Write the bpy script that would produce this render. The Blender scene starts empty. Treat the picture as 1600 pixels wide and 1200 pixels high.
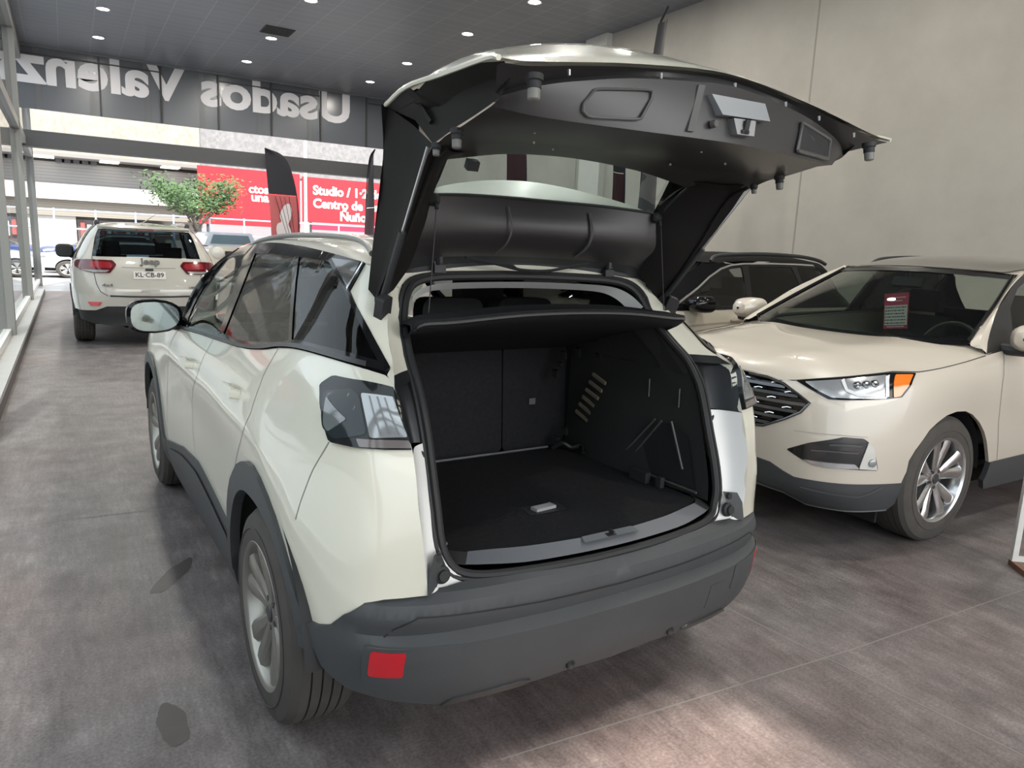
import bpy, bmesh, math, random
import numpy as np
from mathutils import Vector, Matrix
from mathutils.geometry import delaunay_2d_cdt

SC = bpy.context.scene
COL = SC.collection

# ---------------------------------------------------------------- camera
def camera():
    pitch, roll, yaw = math.radians(10.382), math.radians(-2.426), math.radians(31.608)
    fwd = Vector((math.sin(yaw)*math.cos(pitch), math.cos(yaw)*math.cos(pitch), -math.sin(pitch)))
    right = Vector((math.cos(yaw), -math.sin(yaw), 0)); down = fwd.cross(right)
    r2 = right*math.cos(roll) + down*math.sin(roll); d2 = down*math.cos(roll) - right*math.sin(roll)
    cd = bpy.data.cameras.new('camera'); cd.sensor_width = 36; cd.lens = 36*1126.9/1600
    cd.clip_start = .05; cd.clip_end = 400
    o = bpy.data.objects.new('camera', cd); COL.objects.link(o)
    m = Matrix((r2, -d2, -fwd)).transposed().to_4x4(); m.translation = (-1.3617, -2.2968, 1.5586)
    o.matrix_world = m
    SC.camera = o
camera()

# ---------------------------------------------------------------- world, sun, exposure
W = bpy.data.worlds.new('sky'); SC.world = W; W.use_nodes = True
_nt = W.node_tree; _nt.nodes.clear()
_bg = _nt.nodes.new('ShaderNodeBackground'); _bg.inputs[0].default_value = (.93, .965, 1.0, 1); _bg.inputs[1].default_value = 2.2
_wo = _nt.nodes.new('ShaderNodeOutputWorld'); _nt.links.new(_bg.outputs[0], _wo.inputs[0])
def light(name, kind, loc, energy, color=(1,1,1), aim=None, **kw):
    d = bpy.data.lights.new(name, kind); d.energy = energy; d.color = color
    for k, v in kw.items(): setattr(d, k, v)
    o = bpy.data.objects.new(name, d); COL.objects.link(o); o.location = loc
    if aim is not None:
        o.rotation_euler = (Vector(aim) - Vector(loc)).to_track_quat('-Z', 'Y').to_euler()
    return o
SUN_DIR = Vector((.18, .72, -.95)).normalized()
light('sun', 'SUN', (-3, -12, 14), 7.5, (1, .95, .86), aim=Vector((-3,-12,14)) + SUN_DIR, angle=math.radians(1.8))
# added fill panel standing in for daylight from the unseen rear of the hall
light('rear_fill', 'AREA', (2.5, -8.8, 4.1), 190, (1, .97, .92), aim=(2.5, 1, .2), shape='RECTANGLE', size=9.5, size_y=2.2)
SC.view_settings.view_transform = 'Standard'; SC.view_settings.look = 'None'
SC.view_settings.exposure = 0.40; SC.view_settings.gamma = 1.0
SC.cycles.use_denoising = True
SC.cycles.max_bounces = 10; SC.cycles.transparent_max_bounces = 24
SC.cycles.sample_clamp_indirect = 6.0; SC.cycles.caustics_reflective = False; SC.cycles.caustics_refractive = False
# ---------------------------------------------------------------- objects, tags
def link(o, parent=None):
    COL.objects.link(o)
    if parent is not None: o.parent = parent
    return o
def empty(name, loc=(0,0,0), rz=0.0):
    o = bpy.data.objects.new(name, None); o.empty_display_size = .2
    o.location = loc; o.rotation_euler = (0, 0, rz); return link(o)
def tag(o, label=None, cat=None, group=None, kind=None):
    for k, v in (('label', label), ('category', cat), ('group', group), ('kind', kind)):
        if v: o[k] = v
    return o
def dup(o, parent=None):
    c = o.copy(); COL.objects.link(c); c.parent = parent
    for ch in list(o.children): dup(ch, c)
    return c

class MB:
    """collects pieces of geometry that become ONE mesh object"""
    def __init__(s): s.v = []; s.f = []; s.m = []
    def add(s, V, F, mi=0):
        n = len(s.v); s.v += [tuple(map(float, p)) for p in V]
        s.f += [tuple(i + n for i in f) for f in F]; s.m += [mi]*len(F); return s
    def box(s, a, b, mi=0):
        x0,y0,z0 = a; x1,y1,z1 = b
        return s.add([(x0,y0,z0),(x1,y0,z0),(x1,y1,z0),(x0,y1,z0),(x0,y0,z1),(x1,y0,z1),(x1,y1,z1),(x0,y1,z1)],
                     [(3,2,1,0),(4,5,6,7),(0,1,5,4),(1,2,6,5),(2,3,7,6),(3,0,4,7)], mi)
    def obox(s, c, ax, ay, az, mi=0):
        c, ax, ay, az = map(np.array, (c, ax, ay, az))
        V = [c + i*ax + j*ay + k*az for k in (-1,1) for (i,j) in ((-1,-1),(1,-1),(1,1),(-1,1))]
        return s.add(V, [(3,2,1,0),(4,5,6,7),(0,1,5,4),(1,2,6,5),(2,3,7,6),(3,0,4,7)], mi)
    def grid(s, P, mi=0, flip=False, close=False):
        P = np.asarray(P, float); n, m = P.shape[:2]; F = []
        for i in range(n-1):
            for j in range(m if close else m-1):
                q = (i*m+j, i*m+(j+1) % m, (i+1)*m+(j+1) % m, (i+1)*m+j)
                F.append(q[::-1] if flip else q)
        return s.add(P.reshape(-1, 3), F, mi)
    def tube(s, path, r, n=8, mi=0, cap=True, closed=False):
        P = [Vector(p) for p in path]; k = len(P); rr = r if hasattr(r, '__len__') else [r]*k
        rings = []; up = None
        for i in range(k):
            if closed: t = (P[(i+1) % k] - P[i-1])
            else: t = (P[min(i+1, k-1)] - P[max(i-1, 0)])
            t.normalize()
            if up is None:
                up = Vector((0,0,1)) if abs(t.z) < .9 else Vector((1,0,0))
            a = t.cross(up); a.normalize(); b = a.cross(t); up = b
            rings.append([P[i] + (a*math.cos(q) + b*math.sin(q))*rr[i] for q in [2*math.pi*j/n for j in range(n)]])
        V = [p for R in rings for p in R]; F = []
        for i in range(k if closed else k-1):
            for j in range(n):
                F.append((i*n+j, i*n+(j+1) % n, ((i+1) % k)*n+(j+1) % n, ((i+1) % k)*n+j))
        if cap and not closed: F += [tuple(range(n))[::-1], tuple(range((k-1)*n, k*n))]
        return s.add(V, F, mi)
    def lathe(s, prof, n=32, o=(0,0,0), axis=(1,0,0), mi=0, closed=False):
        """prof: (along axis, radius)"""
        ax = Vector(axis).normalized(); u = ax.cross(Vector((0,0,1)))
        if u.length < .1: u = Vector((1,0,0))
        u.normalize(); w = ax.cross(u); o = Vector(o)
        V = [o + ax*a + (u*math.cos(t) + w*math.sin(t))*r for (a, r) in prof for t in [2*math.pi*j/n for j in range(n)]]
        k = len(prof); F = []
        for i in range(k if closed else k-1):
            for j in range(n):
                F.append((i*n+j, ((i+1) % k)*n+j, ((i+1) % k)*n+(j+1) % n, i*n+(j+1) % n))
        return s.add(V, F, mi)
    def prism(s, poly, o, u, v, d, mi=0):
        """poly in the plane o + a*u + b*v, extruded by the vector d"""
        o, u, v, d = map(np.array, (o, u, v, d)); n = len(poly)
        A = [o + a*u + b*v for a, b in poly]; B = [p + d for p in A]
        T = tris2(poly)
        F = [t for t in T] + [tuple(i+n for i in t[::-1]) for t in T]
        F += [((i+1) % n, i, i+n, (i+1) % n + n) for i in range(n)]
        return s.add(A + B, F, mi)
    def build(s, name, mats, parent=None, smooth=True, angle=34):
        me = bpy.data.meshes.new(name); me.from_pydata(s.v, [], s.f); me.update()
        mats = mats if isinstance(mats, (list, tuple)) else [mats]
        for m in mats: me.materials.append(m)
        if len(mats) > 1: me.polygons.foreach_set('material_index', s.m)
        bm = bmesh.new(); bm.from_mesh(me)
        bmesh.ops.recalc_face_normals(bm, faces=bm.faces) if len(bm.faces) < 60000 else None
        bm.to_mesh(me); bm.free()
        if smooth:
            me.polygons.foreach_set('use_smooth', [True]*len(me.polygons)); me.set_sharp_from_angle(angle=math.radians(angle))
        o = bpy.data.objects.new(name, me); return link(o, parent)

def tris2(poly):
    vs = [Vector((float(a), float(b))) for a, b in poly]; n = len(vs)
    r = delaunay_2d_cdt(vs, [(i, (i+1) % n) for i in range(n)], [], 0, 1e-7)
    if len(r[0]) != n:
        return [tuple(range(n))]
    out = []
    for t in r[2]:
        c = sum((r[0][i] for i in t), Vector((0, 0)))/3
        if inside(poly, c.x, c.y): out.append(tuple(t))
    # indices of CDT follow the input order when no point is merged
    return out
def inside(poly, x, y):
    c = False; n = len(poly); j = n-1
    for i in range(n):
        xi, yi = poly[i][0], poly[i][1]; xj, yj = poly[j][0], poly[j][1]
        if (yi > y) != (yj > y) and x < (xj-xi)*(y-yi)/(yj-yi) + xi: c = not c
        j = i
    return c
def dense(poly, res, closed=True):
    out = []; n = len(poly)
    for i in range(n if closed else n-1):
        a = np.array(poly[i], float); b = np.array(poly[(i+1) % n], float)
        k = max(1, int(math.ceil(np.linalg.norm(b-a)/res)))
        out += [tuple(a + (b-a)*t/k) for t in range(k)]
    if not closed: out.append(tuple(poly[-1]))
    return out
def rounded(poly, r, n=5):
    """round every corner of a closed polygon with radius-like distance r"""
    out = []; N = len(poly)
    for i in range(N):
        p = np.array(poly[i], float); a = np.array(poly[i-1], float); b = np.array(poly[(i+1) % N], float)
        la, lb = np.linalg.norm(a-p), np.linalg.norm(b-p); q = min(r, la*.45, lb*.45)
        p0 = p + (a-p)/max(la, 1e-9)*q; p1 = p + (b-p)/max(lb, 1e-9)*q
        for t in np.linspace(0, 1, n): out.append(tuple((1-t)**2*p0 + 2*t*(1-t)*p + t*t*p1))
    return out
def spline(pts, n=6, closed=False):
    P = np.array(pts, float); N = len(P); out = []
    for i in range(N if closed else N-1):
        p1, p2 = P[i], P[(i+1) % N]
        p0 = P[i-1] if (closed or i > 0) else 2*p1 - p2
        p3 = P[(i+2) % N] if (closed or i+2 < N) else 2*p2 - p1
        for t in np.linspace(0, 1, n, endpoint=False):
            out.append(tuple(.5*((2*p1) + (-p0+p2)*t + (2*p0-5*p1+4*p2-p3)*t*t + (-p0+3*p1-3*p2+p3)*t**3)))
    if not closed: out.append(tuple(P[-1]))
    return out
def outward(L, P, N):
    """flip normals so that they point away from the car's long core line"""
    y0, y1 = L.core
    D = N[:,0]*P[:,0] + N[:,1]*(P[:,1] - np.clip(P[:,1], y0, y1))
    return N*np.where(D < 0, -1, 1)[:,None]
def patch(mb, L, poly, holes=(), off=0.0, thick=.004, res=.06, sx=(1,), mi=0, edge=.02, lines=()):
    """a sheet cut to poly (in s, z) lying on the body surface L, raised by off, with a rim of depth thick; sx: (1,), (-1,) or both sides"""
    loops = [dense(p, edge) for p in (poly, *holes)]
    pts = [Vector(p) for lp in loops for p in lp]; E = []; k = 0
    for lp in loops:
        n = len(lp); E += [(k+i, k+(i+1) % n) for i in range(n)]; k += n
    A = np.array(loops[0]); lo = A.min(0); hi = A.max(0)
    rim = np.array([tuple(p) for p in pts])
    for a in np.arange(lo[0]+res*.5, hi[0], res):
        for b in np.arange(lo[1]+res*.4, hi[1], res*.8):
            if all(abs(b-q) > .006 for q in lines) and inside(loops[0], a, b) and not any(inside(h, a, b) for h in loops[1:]) and np.hypot(rim[:,0]-a, rim[:,1]-b).min() > res*.35:
                pts.append(Vector((a, b)))
    for b in lines:
        for a in np.arange(lo[0]+.01, hi[0], .02):
            if inside(loops[0], a, b) and np.hypot(rim[:,0]-a, rim[:,1]-b).min() > .006: pts.append(Vector((a, b)))
    r = delaunay_2d_cdt(pts, E, [], 0, 1e-6)
    V2 = np.array([(p.x, p.y) for p in r[0]])
    F = []
    for t in r[2]:
        c = V2[list(t)].mean(0)
        if inside(loops[0], *c) and not any(inside(h, *c) for h in loops[1:]): F.append(tuple(t))
    P = L(V2[:,0], V2[:,1]); N = L.normal(V2[:,0], V2[:,1])
    for sgn in sx:
        S = np.array([sgn, 1, 1])
        Nn = outward(L, P, N)
        Q = (P + Nn*off)*S; mb.add(Q, F if sgn > 0 else [f[::-1] for f in F], mi)
        if thick:
            for lp in loops:
                l2 = np.array(lp); p = L(l2[:,0], l2[:,1]); nn = L.normal(l2[:,0], l2[:,1])
                nn = outward(L, p, nn)
                top = (p + nn*off)*S; bot = (p + nn*(off-thick))*S; n = len(lp)
                mb.add(list(top) + list(bot), [(i, (i+1) % n, n+(i+1) % n, n+i) for i in range(n)], mi)
    return mb
def strip(mb, L, line, w, off=.001, sx=(1,), mi=0, res=.03):
    """a ribbon of width w along an open line on the surface (panel gaps, chrome strips)"""
    l = np.array(dense(line, res, closed=False)); d = np.gradient(l, axis=0); n = np.stack([-d[:,1], d[:,0]], 1)
    n /= np.linalg.norm(n, axis=1)[:,None] + 1e-9
    a = l + n*w/2; b = l - n*w/2
    poly = [tuple(p) for p in a] + [tuple(p) for p in b[::-1]]
    for sgn in sx:
        S = np.array([sgn, 1, 1]); rows = []
        for q in (a, b):
            P = L(q[:,0], q[:,1]); N = L.normal(q[:,0], q[:,1])
            N = outward(L, P, N)
            rows.append((P + N*off)*S)
        mb.grid(np.stack(rows), mi)
    return mb
def sheet(mb, rails, n=8, m=6, mi=0, mirror=False, smooth_u=True):
    """surface through several rails (each a list of 3-D points, same count), splined both ways"""
    R = [spline(r, n) if smooth_u else dense3(r, n) for r in rails]
    R = np.array(R); C = [spline(R[:, j], m) for j in range(R.shape[1])]
    G = np.array(C)
    mb.grid(G, mi)
    if mirror: mb.grid(G*np.array([-1, 1, 1]), mi)
    return mb
def dense3(r, n):
    out = []
    for a, b in zip(r[:-1], r[1:]):
        out += [tuple(np.array(a) + (np.array(b)-np.array(a))*t) for t in np.linspace(0, 1, n, endpoint=False)]
    return out + [tuple(r[-1])]
def ruled(mb, A, B, k=1, mi=0):
    A = np.array(A, float); B = np.array(B, float)
    return mb.grid(np.stack([A + (B-A)*t for t in np.linspace(0, 1, k+1)]), mi)
def mir(pts): return [(-p[0], p[1], p[2]) for p in pts]
def sym(half):
    """half curve from x>0 end to the middle (x=0 last) -> full curve left to right"""
    h = [tuple(p) for p in half]
    return mir(h) + [p for p in h[::-1] if abs(p[0]) > 1e-6]
def text_mesh(name, body, size, mat, M4, parent=None, bold=.0, depth=.002, align='CENTER', sx=1.0):
    c = bpy.data.curves.new(name, 'FONT'); c.body = body; c.size = size; c.align_x = align; c.align_y = 'CENTER'
    c.offset = bold; c.extrude = depth; c.resolution_u = 4
    o = bpy.data.objects.new(name + '_curve', c); COL.objects.link(o)
    dg = bpy.context.evaluated_depsgraph_get(); dg.update()
    me = bpy.data.meshes.new_from_object(o.evaluated_get(dg)); COL.objects.unlink(o); bpy.data.objects.remove(o)
    me.transform(M4 @ Matrix.Diagonal((sx, 1, 1, 1))); me.materials.clear(); me.materials.append(mat); me.name = name
    return link(bpy.data.objects.new(name, me), parent)
def frame4(o, x, y):
    x = Vector(x).normalized(); z = x.cross(Vector(y)).normalized(); y = z.cross(x)
    m = Matrix((x, y, z)).transposed().to_4x4(); m.translation = o; return m
# ---------------------------------------------------------------- surfaces (pure maths)
def pchip(xs, ys, q):
    xs = np.asarray(xs, float); ys = np.asarray(ys, float)
    q = np.clip(np.asarray(q, float), xs[0], xs[-1])
    h = np.diff(xs); d = np.diff(ys, axis=0) / (h if ys.ndim == 1 else h.reshape(-1, *([1] * (ys.ndim - 1))))
    m = np.zeros_like(ys)
    if len(xs) == 2:
        m[:] = d[0]
    else:
        hh = h if ys.ndim == 1 else h.reshape(-1, *([1] * (ys.ndim - 1)))
        w1 = 2 * hh[1:] + hh[:-1]; w2 = hh[1:] + 2 * hh[:-1]
        with np.errstate(divide='ignore', invalid='ignore'):
            mm = (w1 + w2) / (w1 / d[:-1] + w2 / d[1:])
        mm = np.where(d[:-1] * d[1:] > 0, mm, 0.0)
        m[1:-1] = np.nan_to_num(mm)
        m[0] = d[0]; m[-1] = d[-1]
    i = np.clip(np.searchsorted(xs, q, side='right') - 1, 0, len(xs) - 2)
    hq = h[i]; t = (q - xs[i]) / hq
    if ys.ndim > 1:
        ex = (slice(None),) * q.ndim + (None,) * (ys.ndim - 1)
        t = t[ex]; hq = hq[ex]
    return ((2*t**3 - 3*t**2 + 1) * ys[i] + (t**3 - 2*t**2 + t) * hq * m[i]
            + (-2*t**3 + 3*t**2) * ys[i+1] + (t**3 - t**2) * hq * m[i+1])

class Loft:
    """Body surface: plan curves (x, y) at fixed heights; parameters s (along the plan curve) and z."""
    def __init__(self, S, levels):
        self.S = np.array(S, float); self.Z = np.array([l[0] for l in levels], float)
        self.XY = np.array([l[1] for l in levels], float)          # levels, stations, 2
        self.cache = {}
    def __call__(self, s, z):
        s = np.atleast_1d(np.asarray(s, float)); z = np.atleast_1d(np.asarray(z, float))
        lev = np.stack([pchip(self.S, self.XY[k], s) for k in range(len(self.Z))], 0)   # K,N,2
        out = np.empty((len(s), 3))
        Z = self.Z
        zz = np.clip(z, Z[0], Z[-1])
        h = np.diff(Z); d = np.diff(lev, axis=0) / h[:, None, None]
        m = np.zeros_like(lev); m[0] = d[0]; m[-1] = d[-1]
        if len(Z) > 2:
            w1 = (2*h[1:] + h[:-1])[:, None, None]; w2 = (h[1:] + 2*h[:-1])[:, None, None]
            with np.errstate(divide='ignore', invalid='ignore'):
                mm = (w1 + w2) / (w1 / d[:-1] + w2 / d[1:])
            m[1:-1] = np.nan_to_num(np.where(d[:-1]*d[1:] > 0, mm, 0.0))
        i = np.clip(np.searchsorted(Z, zz, side='right') - 1, 0, len(Z) - 2); n = np.arange(len(s))
        t = ((zz - Z[i]) / h[i])[:, None]; hq = h[i][:, None]
        out[:, :2] = ((2*t**3 - 3*t**2 + 1) * lev[i, n] + (t**3 - 2*t**2 + t) * hq * m[i, n]
                      + (-2*t**3 + 3*t**2) * lev[i+1, n] + (t**3 - t**2) * hq * m[i+1, n])
        out[:, 2] = z
        return out
    def normal(self, s, z):
        s = np.atleast_1d(np.asarray(s, float)); z = np.atleast_1d(np.asarray(z, float)); e = 2e-3
        a = self(s + e, z) - self(s - e, z); b = self(s, z + e) - self(s, z - e)
        n = np.cross(a, b); n /= np.linalg.norm(n, axis=1)[:, None] + 1e-12
        return n
# main car, right half (x > 0): x right, y forward, z up, origin on the ground under the rear axle
MS = [-3.45, -3.2, -2.675, -1.9, -1.1, -.45, 0, .25, .47, .64, .80]
def _lv(z, xs, e, y0=0, y1=-.25):
    ys = [3.45, 3.2, 2.675, 1.9, 1.1, .45, y0, y1]
    return (z, [(x, y) for x, y in zip(xs, ys)] + e)
MAIN = Loft(MS, [
 _lv(.20, [.66,.78,.83,.84,.84,.84,.84,.82], [(.79,-.44),(.72,-.56),(.60,-.62)]),
 _lv(.40, [.72,.85,.90,.885,.875,.88,.89,.88], [(.845,-.44),(.77,-.585),(.615,-.66)]),
 _lv(.55, [.75,.87,.905,.89,.88,.885,.895,.885], [(.85,-.445),(.77,-.60),(.61,-.667)]),
 _lv(.76, [.74,.865,.90,.885,.875,.885,.895,.885], [(.85,-.44),(.765,-.60),(.628,-.664)]),
 _lv(.92, [.70,.84,.885,.885,.885,.89,.89,.875], [(.842,-.43),(.765,-.575),(.639,-.64)]),
 _lv(1.03, [.64,.80,.86,.87,.87,.87,.865,.85], [(.825,-.42),(.76,-.555),(.639,-.606)]),
 _lv(1.10, [.58,.74,.82,.845,.845,.845,.84,.83], [(.81,-.39),(.75,-.52),(.65,-.57)]),
 _lv(1.18, [.55,.68,.74,.780,.808,.812,.808,.795], [(.77,-.34),(.732,-.46),(.66,-.535)]),
 _lv(1.235, [.53,.64,.70,.745,.776,.782,.776,.758], [(.733,-.30),(.70,-.38),(.62,-.43)], .03, -.18),
 _lv(1.30, [.50,.60,.655,.700,.736,.744,.738,.722], [(.690,-.235),(.655,-.30),(.60,-.345)], .08, -.11),
 _lv(1.42, [.45,.53,.58,.618,.663,.672,.666,.650], [(.622,-.12),(.592,-.175),(.54,-.215)], .14, .0),
 _lv(1.50, [.40,.48,.53,.562,.612,.622,.615,.595], [(.566,-.07),(.542,-.115),(.49,-.15)], .18, .04),
 _lv(1.56, [.35,.42,.47,.50,.557,.567,.558,.540], [(.508,-.03),(.485,-.07),(.43,-.10)], .21, .07),
])
MAIN.core = (.3, 2.6)
# pale SUV parked on the right: y forward, origin under its rear axle; s runs from the middle of the nose round to the tail
FS = [0, .35, .64, .88, 1.13, 1.43, 1.88, 2.48, 3.3, 4.5, 5.1, 5.55, 6.1]
def _fv(z, front, sides, tail):
    ys = [2.6, 2.0, 1.2, 0]
    return (z, front + [(x, y) for x, y in zip(sides, ys)] + tail)
FORD = Loft(FS, [
 _fv(.22, [(0,3.66),(.35,3.64),(.62,3.57),(.80,3.43),(.87,3.22),(.895,3.0)], [.90,.90,.90,.90], [(.88,-.6),(.7,-.85),(0,-.92)]),
 _fv(.36, [(0,3.78),(.35,3.765),(.62,3.70),(.81,3.54),(.895,3.32),(.93,3.05)], [.935,.935,.935,.935], [(.90,-.6),(.72,-.88),(0,-.95)]),
 _fv(.60, [(0,3.81),(.35,3.79),(.62,3.715),(.81,3.56),(.905,3.34),(.948,3.06)], [.955,.953,.953,.953], [(.93,-.6),(.75,-.90),(0,-.97)]),
 _fv(.80, [(0,3.81),(.35,3.785),(.60,3.70),(.785,3.55),(.89,3.34),(.943,3.06)], [.957,.957,.957,.957], [(.93,-.58),(.75,-.86),(0,-.93)]),
 _fv(.93, [(0,3.78),(.35,3.745),(.585,3.655),(.765,3.50),(.868,3.30),(.93,3.04)], [.950,.955,.957,.955], [(.92,-.55),(.74,-.82),(0,-.88)]),
 _fv(1.02,[(0,3.70),(.33,3.655),(.565,3.555),(.738,3.40),(.842,3.21),(.907,2.98)], [.932,.942,.945,.942], [(.90,-.5),(.72,-.75),(0,-.82)]),
 _fv(1.10,[(0,3.45),(.3,3.40),(.52,3.28),(.69,3.12),(.80,2.96),(.87,2.80)], [.895,.915,.92,.915], [(.87,-.45),(.7,-.68),(0,-.75)]),
 _fv(1.18,[(0,3.2),(.3,3.15),(.5,3.05),(.65,2.95),(.74,2.85),(.79,2.75)], [.835,.872,.88,.875], [(.83,-.38),(.67,-.60),(0,-.66)]),
 _fv(1.30,[(0,3.1),(.3,3.05),(.45,2.95),(.60,2.85),(.68,2.78),(.72,2.7)], [.755,.805,.815,.81], [(.76,-.25),(.62,-.48),(0,-.54)]),
 _fv(1.45,[(0,3.0),(.25,2.95),(.40,2.87),(.50,2.80),(.56,2.74),(.60,2.68)], [.645,.712,.73,.725], [(.68,-.12),(.56,-.32),(0,-.38)]),
 _fv(1.57,[(0,2.9),(.2,2.87),(.33,2.82),(.43,2.76),(.48,2.72),(.51,2.66)], [.55,.625,.65,.645], [(.60,0),(.48,-.18),(0,-.22)]),
])
FORD.core = (.3, 2.6)
# pale SUV parked ahead on the left, seen from behind
JS = [-3.5, -2.95, -2.0, -1.0, 0, .4, .68, .92, 1.26, 1.76]
def _jv(z, side, tail):
    return (z, [(x, y) for x, y in zip(side, [3.5, 2.95, 2.0, 1.0, 0])] + tail)
JEEP = Loft(JS, [
 _jv(.36, [.80,.90,.92,.92,.92], [(.91,-.4),(.87,-.66),(.75,-.83),(.45,-.90),(0,-.92)]),
 _jv(.55, [.84,.94,.95,.95,.955], [(.945,-.4),(.91,-.68),(.79,-.87),(.47,-.945),(0,-.965)]),
 _jv(.75, [.86,.955,.965,.965,.968], [(.962,-.4),(.93,-.68),(.815,-.87),(.49,-.945),(0,-.965)]),
 _jv(1.0, [.84,.94,.96,.965,.965], [(.955,-.4),(.92,-.66),(.80,-.83),(.48,-.895),(0,-.91)]),
 _jv(1.18,[.76,.86,.915,.925,.93], [(.922,-.38),(.885,-.60),(.77,-.76),(.47,-.82),(0,-.835)]),
 _jv(1.40,[.68,.76,.815,.83,.835], [(.828,-.32),(.79,-.49),(.69,-.63),(.43,-.69),(0,-.705)]),
 _jv(1.60,[.58,.64,.70,.72,.725], [(.715,-.25),(.685,-.38),(.60,-.50),(.37,-.555),(0,-.57)]),
 _jv(1.70,[.50,.55,.60,.63,.635], [(.625,-.20),(.60,-.31),(.52,-.42),(.32,-.47),(0,-.485)]),
])
JEEP.core = (.3, 2.6)
# outlines of the main car's windows and lamp on its body surface (s, z)
W_FRAME = [(-1.779,1.1054),(-1.795,1.1241),(-1.811,1.1338),(-1.835,1.1457),(-1.871,1.1609),(-1.908,1.1793),(-1.931,1.201),(-1.944,1.2239),(-1.962,1.2472),(-1.983,1.2716),(-2.001,1.2963),(-2.011,1.3202),(-2.012,1.3433),(-2.006,1.366),(-1.996,1.3872),(-1.984,1.406),(-1.97,1.4215),(-1.952,1.4344),(-1.928,1.4462),(-1.895,1.4581),(-1.852,1.4705),(-1.804,1.4826),(-1.751,1.4938),(-1.698,1.5039),(-1.648,1.5124),(-1.598,1.5198),(-1.537,1.5264),(-1.455,1.5325),(-1.355,1.5384),(-1.25,1.5437),(-1.144,1.5478),(-1.042,1.55),(-0.94,1.5504),(-0.837,1.5493),(-0.731,1.5472),(-0.619,1.5444),(-0.493,1.5409),(-0.337,1.5366),(-0.161,1.5319),(0.004,1.5268),(0.136,1.5212),(0.257,1.5149),(0.365,1.5085),(0.475,1.5023),(0.474,1.4881),(0.47,1.4739),(0.465,1.4599),(0.458,1.4459),(0.45,1.4319),(0.44,1.4181),(0.476,1.4049),(0.509,1.3919),(0.539,1.379),(0.574,1.3655),(0.605,1.3521),(0.634,1.3388),(0.66,1.3257),(0.683,1.3132),(0.704,1.3008),(0.723,1.2884),(0.739,1.2762),(0.752,1.2638),(0.763,1.2515),(0.774,1.2396),(0.784,1.2282),(0.762,1.2188),(0.736,1.2222),(0.709,1.2256),(0.68,1.2291),(0.642,1.2324),(0.587,1.2352),(0.512,1.2375),(0.416,1.2396),(0.311,1.2408),(0.214,1.2407),(0.141,1.2396),(0.086,1.2377),(0.04,1.2352),(-0.0,1.2322),(-0.039,1.2286),(-0.079,1.2244),(-0.12,1.2195),(-0.156,1.2137),(-0.191,1.2076),(-0.227,1.2015),(-0.266,1.1958),(-0.309,1.1903),(-0.354,1.1849),(-0.402,1.1795),(-0.454,1.1743),(-0.511,1.1695),(-0.572,1.165),(-0.639,1.161),(-0.711,1.1573),(-0.786,1.1535),(-0.863,1.1495),(-0.945,1.1453),(-1.031,1.1411),(-1.12,1.1368),(-1.212,1.1323),(-1.303,1.1275),(-1.392,1.1226),(-1.479,1.1176),(-1.566,1.1126),(-1.654,1.1075),(-1.748,1.1022)]
W_FRONT = [(-1.645,1.1231),(-1.668,1.1318),(-1.694,1.1399),(-1.723,1.1488),(-1.756,1.16),(-1.791,1.1746),(-1.821,1.1923),(-1.843,1.2126),(-1.861,1.2339),(-1.881,1.2564),(-1.901,1.2804),(-1.917,1.305),(-1.925,1.3286),(-1.926,1.3514),(-1.922,1.3737),(-1.913,1.3946),(-1.899,1.4129),(-1.883,1.4279),(-1.863,1.4405),(-1.831,1.4514),(-1.774,1.4616),(-1.687,1.4707),(-1.576,1.4784),(-1.462,1.4852),(-1.361,1.4918),(-1.301,1.4623),(-1.255,1.4333),(-1.211,1.4051),(-1.171,1.3773),(-1.133,1.3501),(-1.098,1.3234),(-1.064,1.2972),(-1.03,1.2716),(-0.997,1.2465),(-0.967,1.2217),(-0.938,1.1971),(-0.916,1.1722),(-1.082,1.1614),(-1.265,1.1493),(-1.45,1.1363)]
W_REAR = [(-1.14,1.5002),(-1.022,1.5023),(-0.919,1.5042),(-0.823,1.5059),(-0.723,1.5044),(-0.624,1.5029),(-0.521,1.5015),(-0.463,1.4807),(-0.412,1.4604),(-0.366,1.4404),(-0.321,1.4209),(-0.279,1.4025),(-0.239,1.3844),(-0.201,1.3667),(-0.166,1.3493),(-0.133,1.3323),(-0.104,1.3156),(-0.075,1.2975),(-0.051,1.2798),(-0.031,1.2626),(-0.013,1.2457),(-0.085,1.2371),(-0.155,1.2281),(-0.227,1.2185),(-0.305,1.2108),(-0.387,1.2025),(-0.474,1.1935),(-0.567,1.1838),(-0.655,1.1818),(-0.749,1.1797),(-0.849,1.1774),(-0.861,1.1994),(-0.878,1.2211),(-0.896,1.2429),(-0.916,1.2648),(-0.936,1.287),(-0.956,1.3095),(-0.976,1.3322),(-0.996,1.3553),(-1.017,1.3787),(-1.038,1.4024),(-1.061,1.4263),(-1.082,1.4507),(-1.106,1.4754)]
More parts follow.
